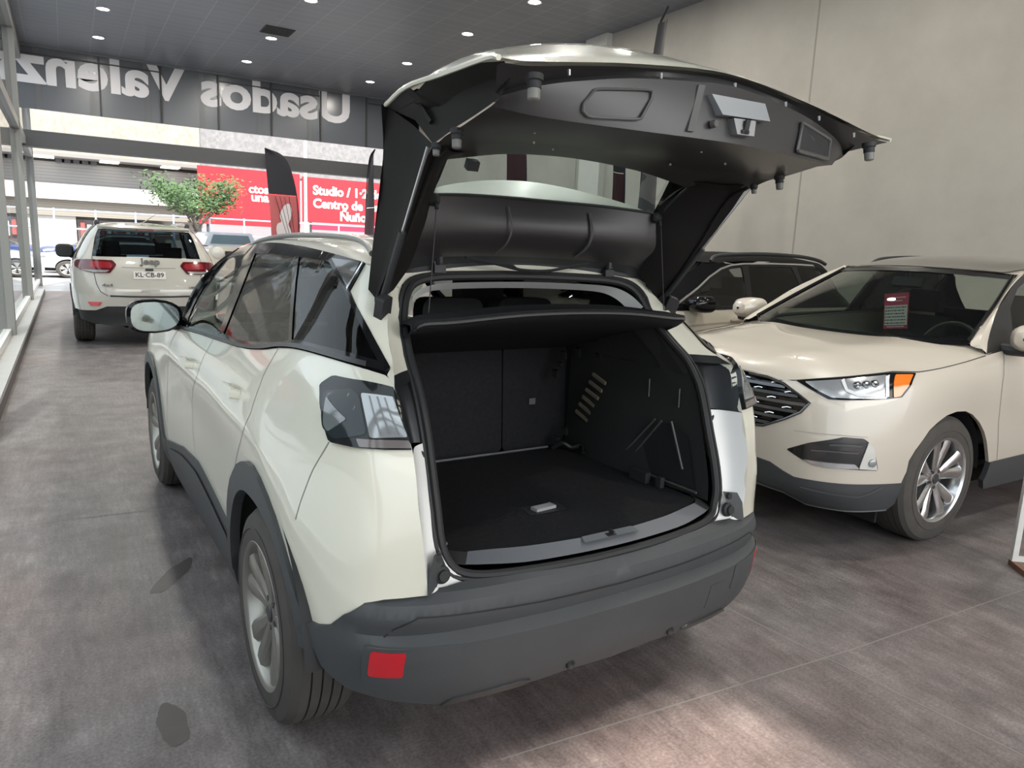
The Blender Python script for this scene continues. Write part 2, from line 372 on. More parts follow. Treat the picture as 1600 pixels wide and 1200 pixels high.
W_QUARTER = [(-0.433,1.5036),(-0.332,1.5041),(-0.227,1.5045),(-0.123,1.5048),(-0.001,1.5005),(0.099,1.4962),(0.173,1.4786),(0.243,1.4615),(0.306,1.4449),(0.36,1.4287),(0.405,1.4122),(0.447,1.3961),(0.486,1.3802),(0.523,1.3645),(0.556,1.3491),(0.588,1.3338),(0.615,1.3201),(0.641,1.3066),(0.665,1.2933),(0.687,1.2801),(0.705,1.2671),(0.719,1.2542),(0.731,1.2415),(0.7,1.2458),(0.664,1.2499),(0.617,1.2532),(0.561,1.2559),(0.505,1.2572),(0.448,1.2582),(0.39,1.2589),(0.331,1.2594),(0.271,1.2595),(0.21,1.2591),(0.157,1.2589),(0.102,1.2584),(0.016,1.2521),(-0.002,1.2699),(-0.022,1.288),(-0.048,1.3065),(-0.078,1.3255),(-0.109,1.3442),(-0.143,1.3634),(-0.181,1.3829),(-0.221,1.4028),(-0.264,1.4232),(-0.299,1.4428),(-0.336,1.4627),(-0.38,1.483)]
W_PANEL = [(0.114,1.5072),(0.184,1.5059),(0.252,1.5046),(0.315,1.5033),(0.374,1.5019),(0.434,1.5006),(0.435,1.4853),(0.434,1.4701),(0.431,1.455),(0.426,1.4399),(0.42,1.425),(0.379,1.438),(0.335,1.4513),(0.288,1.4648),(0.234,1.4786),(0.176,1.4927)]
W_CHROME = [(0.468,1.4982),(0.463,1.4823),(0.457,1.4665),(0.448,1.4507),(0.438,1.4351),(0.426,1.4195)]
W_BELT = [(-1.748,1.1022),(-1.654,1.1075),(-1.566,1.1126),(-1.479,1.1176),(-1.392,1.1226),(-1.303,1.1275),(-1.212,1.1323),(-1.12,1.1368),(-1.031,1.1411),(-0.945,1.1453),(-0.863,1.1495),(-0.786,1.1535),(-0.711,1.1573),(-0.639,1.161),(-0.572,1.165),(-0.511,1.1695),(-0.454,1.1743),(-0.402,1.1795),(-0.354,1.1849),(-0.309,1.1903),(-0.266,1.1958),(-0.227,1.2015),(-0.191,1.2076),(-0.156,1.2137),(-0.12,1.2195),(-0.079,1.2244),(-0.039,1.2286),(-0.0,1.2322),(0.04,1.2352),(0.086,1.2377),(0.141,1.2396),(0.214,1.2407),(0.311,1.2408),(0.416,1.2396),(0.512,1.2375),(0.587,1.2352),(0.642,1.2324),(0.68,1.2291),(0.709,1.2256),(0.736,1.2222),(0.762,1.2188)]
W_LAMP = [(0.424,1.1648),(0.434,1.1718),(0.5,1.1921),(0.524,1.195),(0.574,1.1951),(0.62,1.1947),(0.664,1.1938),(0.701,1.192),(0.736,1.1898),(0.768,1.1875),(0.8,1.1853),(0.8,1.1675),(0.8,1.1489),(0.8,1.1299),(0.8,1.1109),(0.8,1.0924),(0.8,1.0746),(0.798,1.0566),(0.797,1.0384),(0.77,1.0388),(0.744,1.0394),(0.717,1.04),(0.691,1.0421),(0.662,1.0436),(0.628,1.0439),(0.599,1.0454),(0.571,1.046),(0.541,1.0458),(0.528,1.0499),(0.513,1.0722),(0.504,1.0901),(0.492,1.1079),(0.472,1.125),(0.452,1.1448)]
W_PILLAR = [(0.475,1.5023),(0.474,1.4881),(0.47,1.4739),(0.465,1.4599),(0.458,1.4459),(0.45,1.4319),(0.44,1.4181),(0.476,1.4049),(0.509,1.3919),(0.539,1.379),(0.574,1.3655),(0.605,1.3521),(0.634,1.3388),(0.66,1.3257),(0.683,1.3132),(0.704,1.3008),(0.723,1.2884),(0.739,1.2762),(0.752,1.2638),(0.763,1.2515),(0.774,1.2396),(0.784,1.2282)]
# ---------------------------------------------------------------- materials
MATS = {}
def nodes(name):
    m = bpy.data.materials.new(name); m.use_nodes = True; nt = m.node_tree; b = nt.nodes['Principled BSDF']; MATS[name] = m
    return m, nt, b
def mat(name, col, rough=.5, metal=0.0, coat=0.0, spec=.5, emit=None, es=1.0, noise=0.0, nscale=8.0, bump=0.0, bscale=200.0):
    if name in MATS: return MATS[name]
    m, nt, b = nodes(name)
    b.inputs['Base Color'].default_value = (*col, 1); b.inputs['Roughness'].default_value = rough
    b.inputs['Metallic'].default_value = metal; b.inputs['Coat Weight'].default_value = coat
    b.inputs['Coat Roughness'].default_value = .03; b.inputs['Specular IOR Level'].default_value = spec
    if emit: b.inputs['Emission Color'].default_value = (*emit, 1); b.inputs['Emission Strength'].default_value = es
    if noise:
        tc = nt.nodes.new('ShaderNodeTexCoord'); n = nt.nodes.new('ShaderNodeTexNoise'); n.inputs['Scale'].default_value = nscale; n.inputs['Detail'].default_value = 6
        mx = nt.nodes.new('ShaderNodeMix'); mx.data_type = 'RGBA'
        mx.inputs[6].default_value = (*[c*(1-noise) for c in col], 1); mx.inputs[7].default_value = (*[min(1, c*(1+noise)) for c in col], 1)
        nt.links.new(tc.outputs['Object'], n.inputs['Vector']); nt.links.new(n.outputs['Fac'], mx.inputs[0]); nt.links.new(mx.outputs[2], b.inputs['Base Color'])
    if bump:
        tc = nt.nodes.new('ShaderNodeTexCoord'); n = nt.nodes.new('ShaderNodeTexNoise'); n.inputs['Scale'].default_value = bscale
        bp = nt.nodes.new('ShaderNodeBump'); bp.inputs['Strength'].default_value = bump; bp.inputs['Distance'].default_value = .002
        nt.links.new(tc.outputs['Object'], n.inputs['Vector']); nt.links.new(n.outputs['Fac'], bp.inputs['Height']); nt.links.new(bp.outputs[0], b.inputs['Normal'])
    return m
def glass(name, tint, refl=1.0):
    """thin pane: tinted see-through plus a fresnel mirror"""
    m = bpy.data.materials.new(name); m.use_nodes = True; nt = m.node_tree; nt.nodes.clear(); MATS[name] = m
    out = nt.nodes.new('ShaderNodeOutputMaterial'); mix = nt.nodes.new('ShaderNodeMixShader'); fr = nt.nodes.new('ShaderNodeFresnel'); fr.inputs[0].default_value = 1.5
    ge = nt.nodes.new('ShaderNodeNewGeometry'); mr = nt.nodes.new('ShaderNodeMapRange'); mr.inputs[3].default_value = 1.5; mr.inputs[4].default_value = 1/1.5
    nt.links.new(ge.outputs['Backfacing'], mr.inputs[0]); nt.links.new(mr.outputs[0], fr.inputs[0])
    tr = nt.nodes.new('ShaderNodeBsdfTransparent'); tr.inputs[0].default_value = (*tint, 1)
    gl = nt.nodes.new('ShaderNodeBsdfGlossy'); gl.inputs['Roughness'].default_value = .0; gl.inputs[0].default_value = (refl, refl, refl, 1)
    nt.links.new(fr.outputs[0], mix.inputs[0]); nt.links.new(tr.outputs[0], mix.inputs[1]); nt.links.new(gl.outputs[0], mix.inputs[2]); nt.links.new(mix.outputs[0], out.inputs[0])
    return m
def link_col(nt, b, fac, stops):
    cr = nt.nodes.new('ShaderNodeValToRGB'); e = cr.color_ramp.elements
    while len(e) < len(stops): e.new(.5)
    for el, (p, c) in zip(e, stops): el.position = p; el.color = (*c, 1)
    nt.links.new(fac, cr.inputs[0]); nt.links.new(cr.outputs[0], b.inputs['Base Color']); return cr
def floor_mat():
    m, nt, b = nodes('worn_floor'); L = nt.links.new; N = nt.nodes.new
    tc = N('ShaderNodeTexCoord')
    def noise(scale, detail=6, rough=.6, vec=None):
        n = N('ShaderNodeTexNoise'); n.inputs['Scale'].default_value = scale; n.inputs['Detail'].default_value = detail; n.inputs['Roughness'].default_value = rough; L(vec or tc.outputs['Object'], n.inputs['Vector']); return n.outputs['Fac']
    def mapped(sx, sy, rot):
        mp = N('ShaderNodeMapping'); mp.inputs['Scale'].default_value = (sx, sy, 1); mp.inputs['Rotation'].default_value = (0, 0, math.radians(rot)); L(tc.outputs['Object'], mp.inputs[0]); return mp.outputs[0]
    def mad(a, k, c):
        q = N('ShaderNodeMath'); q.operation = 'MULTIPLY_ADD'; q.inputs[1].default_value = k; L(a, q.inputs[0])
        if isinstance(c, float): q.inputs[2].default_value = c
        else: L(c, q.inputs[2])
        return q.outputs[0]
    streak = noise(9, 9, .72, mapped(1.4, .30, -24)); streak2 = noise(34, 6, .6, mapped(1.5, .18, -27)); big = noise(.45, 5, .55); fine = noise(95, 3, .5); mid = noise(4.5, 8, .65)
    v = mad(streak, .48, mad(streak2, .26, mad(big, .40, mad(fine, .42, mad(mid, .55, -.555)))))
    cr = link_col(nt, b, v, [(.26, (.062, .052, .051)), (.44, (.118, .104, .102)), (.58, (.178, .160, .157)), (.80, (.31, .29, .275))])
    red = noise(.33, 4, .5, mapped(1, 1, 0)); rp = N('ShaderNodeMapRange'); rp.inputs[1].default_value = .50; rp.inputs[2].default_value = .66; L(red, rp.inputs[0])
    mx = N('ShaderNodeMix'); mx.data_type = 'RGBA'; mx.blend_type = 'MULTIPLY'; mx.inputs[7].default_value = (1.0, .84, .80, 1)
    L(rp.outputs[0], mx.inputs[0]); L(cr.outputs[0], mx.inputs[6]); L(mx.outputs[2], b.inputs['Base Color'])
    rr = N('ShaderNodeMapRange'); rr.inputs[3].default_value = .34; rr.inputs[4].default_value = .62; L(streak, rr.inputs[0]); L(rr.outputs[0], b.inputs['Roughness'])
    b.inputs['Specular IOR Level'].default_value = .4
    bp = N('ShaderNodeBump'); bp.inputs['Strength'].default_value = .2; bp.inputs['Distance'].default_value = .004; L(v, bp.inputs['Height']); L(bp.outputs[0], b.inputs['Normal'])
    return m
def ceiling_mat():
    m, nt, b = nodes('ceiling_tiles'); L = nt.links.new; N = nt.nodes.new
    tc = N('ShaderNodeTexCoord'); br = N('ShaderNodeTexBrick'); br.offset = 0; br.inputs['Scale'].default_value = 1; br.inputs['Brick Width'].default_value = .635; br.inputs['Row Height'].default_value = .31
    br.inputs['Mortar Size'].default_value = .008; br.inputs['Mortar Smooth'].default_value = .3
    br.inputs['Color1'].default_value = (.165, .180, .21, 1); br.inputs['Color2'].default_value = (.185, .198, .225, 1); br.inputs['Mortar'].default_value = (.28, .29, .31, 1)
    L(tc.outputs['Object'], br.inputs['Vector']); L(br.outputs['Color'], b.inputs['Base Color']); b.inputs['Roughness'].default_value = .42
    return m
def wall_mat():
    m, nt, b = nodes('plastered_wall'); L = nt.links.new; N = nt.nodes.new
    tc = N('ShaderNodeTexCoord'); n = N('ShaderNodeTexNoise'); n.inputs['Scale'].default_value = .8; n.inputs['Detail'].default_value = 9; n.inputs['Roughness'].default_value = .62; L(tc.outputs['Object'], n.inputs['Vector'])
    link_col(nt, b, n.outputs['Fac'], [(.3, (.335, .320, .288)), (.7, (.415, .397, .360))])
    n2 = N('ShaderNodeTexNoise'); n2.inputs['Scale'].default_value = 3; n2.inputs['Detail'].default_value = 8; L(tc.outputs['Object'], n2.inputs['Vector'])
    bp = N('ShaderNodeBump'); bp.inputs['Strength'].default_value = .25; bp.inputs['Distance'].default_value = .02; L(n2.outputs['Fac'], bp.inputs['Height']); L(bp.outputs[0], b.inputs['Normal'])
    b.inputs['Roughness'].default_value = .7
    return m
def facade_mat(name, c0, c1, scale=3.0):
    m, nt, b = nodes(name); L = nt.links.new; N = nt.nodes.new
    tc = N('ShaderNodeTexCoord'); n = N('ShaderNodeTexNoise'); n.inputs['Scale'].default_value = scale; n.inputs['Detail'].default_value = 10; n.inputs['Roughness'].default_value = .7; L(tc.outputs['Object'], n.inputs['Vector'])
    link_col(nt, b, n.outputs['Fac'], [(.35, c0), (.65, c1)]); b.inputs['Roughness'].default_value = .8
    return m
def striped(name, c0, c1, pitch, axis=2):
    m, nt, b = nodes(name); L = nt.links.new; N = nt.nodes.new
    tc = N('ShaderNodeTexCoord'); sp = N('ShaderNodeSeparateXYZ'); L(tc.outputs['Object'], sp.inputs[0])
    w = N('ShaderNodeMath'); w.operation = 'MULTIPLY'; w.inputs[1].default_value = 1/pitch; L(sp.outputs[axis], w.inputs[0])
    f = N('ShaderNodeMath'); f.operation = 'FRACT'; L(w.outputs[0], f.inputs[0])
    link_col(nt, b, f.outputs[0], [(.15, c0), (.3, c1)]); b.inputs['Roughness'].default_value = .7
    return m
WHITE = mat('pearl_white_paint', (.70, .675, .565), .30, coat=1.0)
WHITE2 = mat('cream_white_paint', (.58, .525, .445), .30, coat=1.0)
JEEPW = mat('stone_white_paint', (.43, .415, .365), .30, coat=1.0)
JAMB = mat('white_jamb_paint', (.74, .74, .72), .45)
BLACK = mat('matte_black_plastic', (.022, .023, .025), .55, bump=.15, bscale=900)
CLAD = mat('grey_black_cladding', (.050, .053, .056), .52, bump=.25, bscale=700, noise=.18, nscale=5)
GLOSS = mat('gloss_black', (.006, .006, .007), .08, spec=.35)
RUB = mat('black_rubber', (.015, .015, .016), .65)
TYRE = mat('tyre_rubber', (.062, .056, .050), .8, noise=.3, nscale=14)
CHROME = mat('chrome', (.75, .76, .78), .12, metal=1.0)
ALLOY = mat('alloy_silver', (.60, .60, .59), .28, metal=.9)
ALLOYD = mat('alloy_dark', (.10, .10, .10), .35, metal=.7)
CARPET = mat('black_carpet', (.019, .019, .0205), .95, spec=.1, bump=.5, bscale=500, noise=.3, nscale=60)
TRIM = mat('dark_interior_trim', (.032, .031, .031), .42, bump=.12, bscale=800)
TRIMG = mat('grey_brown_gate_trim', (.036, .033, .033), .36)
SILLG = mat('grey_sill_plate', (.11, .115, .125), .5, bump=.2, bscale=600)
STEEL = mat('bare_steel', (.55, .56, .57), .3, metal=1.0)
RED = mat('red_lens', (.50, .010, .02), .12, coat=1.0)
AMBER = mat('amber_lens', (.95, .20, .01), .15, coat=1.0)
LENS = mat('smoky_lens', (.014, .016, .018), .08, spec=.35)
LENSG = mat('grey_lens_reflector', (.13, .14, .145), .10, coat=1.0)
CLEAR = mat('clear_lamp_lens', (.30, .315, .32), .10, metal=.4, coat=1.0)
GDARK = glass('tinted_glass', (.05, .055, .055), .6)
GSIDE = glass('side_glass', (.40, .45, .43), .7)
GWIND = glass('windscreen_glass', (.55, .62, .56))
GSHOP = glass('shop_glass', (.86, .90, .92), .8)
GGATE = glass('rear_window_glass', (.52, .60, .60))
SEAT = mat('dark_seat_fabric', (.03, .03, .032), .8)
LTXT = mat('white_sign_paint', (.85, .84, .84), .5)
BTXT = mat('black_sign_paint', (.03, .03, .03), .5)
# ---------------------------------------------------------------- the hall
XR, XL, YF, YB, H = 8.15, -2.15, 19.3, -9.0, 5.9
def structure(o, label, cat): return tag(o, label, cat, kind='structure')
_wm = wall_mat()
def hall():
    g = MB(); g.box((-60, YF+1.6, -.30), (70, 90, -.02)); g.box((-60, YB-40, -.30), (-2.6, YF+1.6, -.02)); g.box((-2.6, YB-40, -.30), (70, YB, -.02))
    structure(g.build('ground', facade_mat('forecourt_concrete', (.30,.30,.31), (.38,.375,.37), 1.5), smooth=False), 'pale concrete forecourt and street outside the hall', 'ground')
    f = MB(); f.box((-2.6, YB, -.30), (XR+.3, YF+1.6, 0))
    structure(f.build('floor', floor_mat(), smooth=False), 'worn grey-brown painted concrete floor of the hall', 'floor')
    # saw-cut joints in the slab and darker stains
    j = MB()
    for (x0, y0, x1, y1) in ((-1.9, 2.22, -.6, 2.12), (-.3, -.60, 1.35, -.72), (1.35, -.72, 7.9, -1.0), (.85, 2.5, 1.5, -4.2)):
        d = np.array([x1-x0, y1-y0]); n = np.array([-d[1], d[0]])/np.linalg.norm(d)*.003
        j.add([(x0+n[0], y0+n[1], .0012), (x0-n[0], y0-n[1], .0012), (x1-n[0], y1-n[1], .0012), (x1+n[0], y1+n[1], .0012)], [(0,1,2,3)])
    structure(j.build('trim_3', mat('joint_filler', (.24,.225,.215), .7), smooth=False), 'thin saw-cut joint lines across the hall floor', 'floor joint')
    rnd = random.Random(4)
    def stain(name, cx, cy, rx, ry, rot, col, label):
        s = MB(); n = 40; V = []
        for i in range(n):
            a = 2*math.pi*i/n; q = 1 + .14*math.sin(2*a+cx) + .07*math.sin(5*a) + rnd.uniform(-.04, .04)
            x, y = rx*q*math.cos(a), ry*q*math.sin(a); V.append((cx + x*math.cos(rot)-y*math.sin(rot), cy + x*math.sin(rot)+y*math.cos(rot), .0016))
        s.add(V, [tuple(range(n))]); tag(s.build(name, mat(name+'_film', col, .5, noise=.3, nscale=12), smooth=False), label, 'stain', kind='stuff')
    stain('oil_stain', -1.03, 1.20, .05, .17, -.5, (.062,.052,.05), 'dark oil stain beside the rear left wheel of the open white car')
    stain('oil_stain', -1.16, .05, .05, .11, .1, (.085,.08,.075), 'grey-green damp stain on the floor left of the rear tyre')
    # ceiling with two unseen openings, one for the sun patch, one added for brightness
    rl = (-1.60, -6.3, -.50, -5.15)
    c = MB()
    r2 = (-.5, -8.6, 6.0, -6.9)
    for a, b in (((XL-.4, rl[3]), (XR+.3, YF)), ((XL-.4, r2[3]), (XR+.3, rl[1])), ((XL-.4, rl[1]), (rl[0], rl[3])), ((rl[2], rl[1]), (XR+.3, rl[3])),
                 ((XL-.4, YB), (XR+.3, r2[1])), ((XL-.4, r2[1]), (r2[0], r2[3])), ((r2[2], r2[1]), (XR+.3, r2[3]))):
        c.box((*a, H), (*b, H+.25))
    structure(c.build('ceiling', ceiling_mat(), smooth=False), 'dark grey tiled metal ceiling', 'ceiling')
    w = MB()
    w.box((XR, YB, 0), (XR+.3, YF+1.6, H))
    structure(w.build('wall_right', _wm, smooth=False), 'tall plastered warm grey side wall', 'wall')
    t = MB()
    for y in (5.11, 10.9, -1.0): t.box((XR-.004, y-.012, 0), (XR+.01, y+.012, H))
    structure(t.build('trim_1', mat('wall_joint', (.26,.25,.23), .8), smooth=False), 'vertical joint lines between the wall bays', 'wall joint')
    p = MB(); p.box((XR-.14, 9.9, 0), (XR+.02, 10.6, H))
    structure(p.build('trim_2', mat('pillar_paint', (.55,.54,.51), .7, noise=.06), smooth=False), 'light grey wall pillar against the right wall', 'pillar')
    b = MB(); b.box((1.2, YB-.2, 0), (1.4, YB, .3))
    # kerb and shopfront on the left
    k = MB(); k.box((XL-.45, YB, 0), (-1.94, YF+.6, .12))
    structure(k.build('trim_4', mat('kerb_stone', (.36,.36,.35), .5, noise=.1, nscale=6), smooth=False), 'low pale stone kerb under the glass shopfront', 'kerb')
    kf = MB(); kf.box((-1.942, YB, 0.004), (-1.925, YF+.6, .112))
    structure(kf.build('trim_5', mat('kerb_face', (.085,.075,.072), .6, noise=.2), smooth=False), 'dark face strip of the kerb along the floor', 'kerb face')
    post = mat('painted_steel_post', (.20,.20,.19), .45)
    ys = [-8.9, -2.7, 3.6, 9.97, 16.3, 23.0]
    for i in range(len(ys)-1):
        r = tag(empty('window_%d' % (i+1), (XL, ys[i], .12)), ['shopfront glass bay farthest from the street opening', 'shopfront glass bay second farthest from the street opening', 'shopfront glass bay beside the open white car',
             'shopfront glass bay between the two nearest posts in view', 'shopfront glass bay beside the parked white car'][i], 'window', kind='structure')
        ln = ys[i+1]-ys[i]; top = H-.12
        m = MB(); m.box((-.1, ln-.09, -.12), (.10, ln+.09, top)); m.build('post', post, r, smooth=False)
        m = MB(); m.box((-.05, .08, 0), (.05, ln-.08, .09)); m.build('bottom_rail', mat('white_rail', (.62,.62,.60), .4), r, smooth=False)
        m = MB(); m.box((-.08, .09, 3.50), (.08, ln-.09, 3.68)); m.build('transom', post, r, smooth=False)
        m = MB(); m.box((-.1, .09, top-.35), (.1, ln-.09, top)); m.build('header', post, r, smooth=False)
        m = MB(); m.box((-.006, .09, .09), (.006, ln-.09, top-.35)); m.build('pane', GSHOP, r, smooth=False)
    # fascia over the street opening, lettered on the outside
    film = mat('grey_film_glass', (.088, .098, .115), .25)
    zb, zt = 4.45, H
    r = tag(empty('window_6', (0, YF, zb)), 'grey filmed glass fascia over the street opening with mirrored lettering', 'window', kind='structure')
    m = MB(); m.box((XL, -.03, 0), (XR, .03, zt-zb)); m.build('pane', film, r, smooth=False)
    for x in (-.45, .92, 2.31, 3.69, 5.07, 6.44): 
        m = MB(); m.box((x-.022, -.075, 0), (x+.022, -.03, zt-zb-.06)); m.build('mullion', BLACK, r, smooth=False)
    for a, b in ((-.45, .92), (-2.1, -.45), (2.31, 5.07), (6.44, 8.1)):
        m = MB(); m.box((a, -.06, 1.235), (b, -.032, 1.265)); m.build('bar', BLACK, r, smooth=False)
    for x in (-1.75, -.62, 1.9, .6, 4.75, 3.35): 
        m = MB(); m.box((x-.06, -.036, 0), (x+.06, -.03, zt-zb)); m.build('seam', mat('film_seam', (.085,.09,.10), .3), r, smooth=False)
    LM = mat('backlit_letter_film', (.62, .62, .66), .6)  # daylight through the letters is put into their pale colour
    t1 = text_mesh('lettering', 'Usados Valenzuela', 1.22, LM, frame4((5.97, -.045, .985), (-1, 0, 0), (0, 0, 1)), r, bold=.04, depth=.004, align='LEFT', sx=1.135)
    m = MB(); m.box((XL, YF-.10, 3.57), (XR, YF+.25, 3.95))
    structure(m.build('trim_6', mat('beam_grey', (.060,.062,.068), .6), smooth=False), 'dark grey steel beam across the street opening', 'beam')
    m = MB(); m.box((XL, YF-.12, H-.05), (XR, YF+.02, H))
    structure(m.build('trim_7', mat('header_grey', (.16,.17,.18), .5), smooth=False), 'grey edge trim where ceiling meets the fascia', 'trim')
    # end wall left of the rear opening, rear header
    m = MB(); m.box((XL-.4, YB-.2, 5.2), (XR+.3, YB, H+.25)); structure(m.build("wall_rear", _wm, smooth=False), 'header wall over the rear opening', 'wall')
    # recessed downlights
    spots = [(-.5, 17.42), (-.5, 14.95), (-.5, 12.0), (2.68, 17.38), (2.68, 14.85), (2.68, 11.8), (2.68, 9.1), (5.86, 17.38), (5.86, 14.86), (5.88, 11.78), (5.92, 9.32), (2.68, 6.3), (5.9, 6.4), (-.5, 8.9), (2.68, 3.3), (5.9, 3.3), (2.6, .2), (-.5, 5.6), (2.6, -3.0), (5.9, -.2)]
    desc = {0: 'lit round downlight nearest the lettered fascia on the left', 1: 'lit round downlight in the left row, second from the fascia', 3: 'lit round downlight in the middle row, nearest the lettered fascia',
            4: 'yellowish lit downlight touching the dark ceiling vent', 5: 'lit round downlight at the top edge above the ceiling vent', 7: 'lit round downlight close to the fascia in the right row',
            8: 'lit round downlight second from the fascia in the right row', 9: 'lit round downlight third from the fascia in the right row', 10: 'lit round downlight at the top edge above the raised tailgate'}
    lamp = mat('lit_diffuser', (1,1,1), .5, emit=(1, .98, .93), es=14); ring = mat('lamp_ring', (.6,.6,.6), .3, metal=.6)
    p0 = None
    for i, (x, y) in enumerate(spots):
        light('downlight_glow', 'AREA', (x, y, H-.03), 50, (1, .95, .86), aim=(x, y, 0), shape='DISK', size=.2)
        if i not in desc: continue
        if p0 is None:
            o = p0 = empty('downlight', (x, y, H)); m = MB(); m.lathe([(-.001,.105),(-.012,.115),(-.014,.13),(0,.135)], 28, axis=(0,0,1)); m.build('ring', ring, o)
            m = MB(); m.lathe([(-.006,.0001),(-.006,.106)], 28, axis=(0,0,1)); m.build('diffuser', lamp, o)
        else: o = dup(p0); o.location = (x, y, H)
        tag(o, desc[i], 'ceiling light', 'recessed ceiling downlights')
    v = MB(); v.box((2.36, 13.9, H-.012), (2.96, 14.5, H-.001)); o = v.build('ceiling_vent', mat('vent_black', (.02,.02,.022), .6), smooth=False)
    m = MB()
    for i in range(9): m.box((2.38, 13.94+i*.062, H-.02), (2.94, 13.955+i*.062, H-.011))
    m.build('louvre', mat('vent_slat', (.035,.035,.04), .5), o, smooth=False)
    tag(o, 'square dark air vent set in the grey ceiling', 'vent')
hall()
# ---------------------------------------------------------------- parts shared by the cars
def wheel(parent, x, y, side, R=.3525, rr=.238, w=.225, spokes=5, style='double', am=None, dm=None):
    """side: -1 left, +1 right; x is the outer face"""
    am = am or ALLOY; dm = dm or ALLOYD
    ax = (side, 0, 0); o = (x - side*w, y, R)
    tw = w
    t = MB()
    prof = [(.0, rr+.004), (-.002+.01, rr+.02), (.004, R-.055), (.012, R-.025), (.03, R-.006)]
    k = 5; g0, g1 = .03, tw-.03
    tr = []
    for i in range(k):
        a = g0 + (g1-g0)*i/k; b = g0 + (g1-g0)*(i+1)/k; cr = lambda q: R - .006*abs((q-tw/2)/(tw/2))**2
        tr += [(a+.003, cr(a)), (b-.003, cr(b))] + ([(b-.002, R-.012), (b+.002, R-.012)] if i < k-1 else [])
    prof = [(0.0, rr+.002), (-.004, rr+.03), (-.002, R-.06), (.010, R-.022)] + tr + [(tw-.010, R-.022), (tw+.002, R-.06), (tw+.004, rr+.03), (tw, rr+.002)]
    t.lathe(prof, 64, o, ax)
    t.lathe([(tw+.0045, rr+.045), (tw+.0065, rr+.048), (tw+.0045, rr+.051)], 64, o, ax)
    tyre = t.build('tyre', TYRE, parent, angle=28)
    b = MB(); b.lathe([(.0, rr+.006), (.0, rr-.012), (.04, rr-.03), (tw*.72, rr-.028), (tw-.012, rr-.012), (tw-.003, rr-.006), (tw+.002, rr+.004), (tw-.004, rr+.010)], 64, o, ax)
    rim = b.build('rim', am, parent)
    d = MB(); d.lathe([(tw*.35, .0001), (tw*.35, rr-.03)], 48, o, ax); d.lathe([(tw*.38, .0001), (tw*.46, .05), (tw*.46, rr*.62), (tw*.38, rr*.64)], 40, o, ax)
    d.build('brake_disc', mat('brake_disc_steel', (.10,.095,.09), .4, metal=.6), rim)
    U = Vector((0,1,0)); V = Vector((0,0,1)); X = Vector(ax); O = Vector(o)
    for i in range(spokes):
        a0 = 2*math.pi*i/spokes + .31
        s = MB()
        def P(r, da, q): return O + X*(tw*.5+q) + (U*math.cos(a0+da) + V*math.sin(a0+da))*r
        if style == 'double':
            arms = ((-.24, -.20, .045), (.24, .20, .045))
        elif style == 'broad':
            arms = ((0, .0, .11),)
        else:
            arms = ((-.17, -.12, .04), (.17, .12, .04))
        for (d_out, d_in, hw) in arms:
            A = []
            for r, q in ((.045, tw*.33), (rr*.45, tw*.36), (rr*.8, tw*.42), (rr-.004, tw*.43)):
                f = (r-.045)/(rr-.05); da = d_in*(.9 if f < .1 else 1)*(1-f) + d_out*f; h = min((.021+.018*f)*(2.2 if style == 'broad' else 1.0)/max(r, .05), .40)
                A.append([P(r, da-h, q-.035), P(r, da-h, q-.006), P(r, da-h*.55, q+.004), P(r, da+h*.55, q+.004), P(r, da+h, q-.006), P(r, da+h, q-.035)])
            s.grid(np.array([[list(p) for p in row] for row in A]))
        s.build('spoke', am, rim)
    h = MB(); h.lathe([(tw*.5+tw*.28, .062), (tw*.5+tw*.34, .056), (tw*.5+tw*.36, .034), (tw*.5+tw*.37, .0001)], 28, o, ax); h.build('hub', am, rim)
    c = MB(); c.lathe([(tw*.87, .030), (tw*.88, .028), (tw*.885, .0001)], 24, o, ax); c.build('hub_cap', dm, rim)
    n = MB()
    for i in range(5):
        a = 2*math.pi*(i+.5)/5 + .31; p = O + (U*math.cos(a) + V*math.sin(a))*.050
        n.lathe([(tw*.80, .011), (tw*.86, .010), (tw*.86, .0001)], 10, p, ax)
    n.build('wheel_nuts', dm, rim)
def arch_liner(parent, x, y, side, R=.3525, name='wheel_arch_liner', rad=.47, depth=.34, a0=.97, a1=.03):
    m = MB(); V0 = []; n = 24
    for q, xx in ((rad, x), (rad-.02, x - side*depth)):
        V0.append([(xx, y + q*math.cos(a), R + q*math.sin(a)) for a in np.linspace(math.pi*a0, math.pi*a1, n)])
    m.grid(np.array(V0))
    m.add([(x - side*depth, y + (rad-.02)*math.cos(a), R + (rad-.02)*math.sin(a)) for a in np.linspace(math.pi*a0, math.pi*a1, n)], [tuple(range(n))])
    m.build(name, RUB, parent)
def arc_sz(s0, z0, r, a0, a1, n=20, ky=1.0):
    return [(s0 + r*ky*math.cos(math.radians(a)), z0 + r*math.sin(math.radians(a))) for a in np.linspace(a0, a1, n)]
def half_sheet(mb, rails, n=5, m=4, mi=0, both=True):
    """rails from the side (x>0) to the middle; built across both halves as one smooth sheet"""
    full = [sym(r) for r in rails]
    R = np.array([spline(r, n) for r in full])
    G = np.array([spline(R[:, j], m) for j in range(R.shape[1])]); mb.grid(G, mi); return mb
def lin_sheet(mb, rails, n=6, mi=0):
    full = [spline(sym(r), n) for r in rails]; mb.grid(np.array(full), mi); return mb
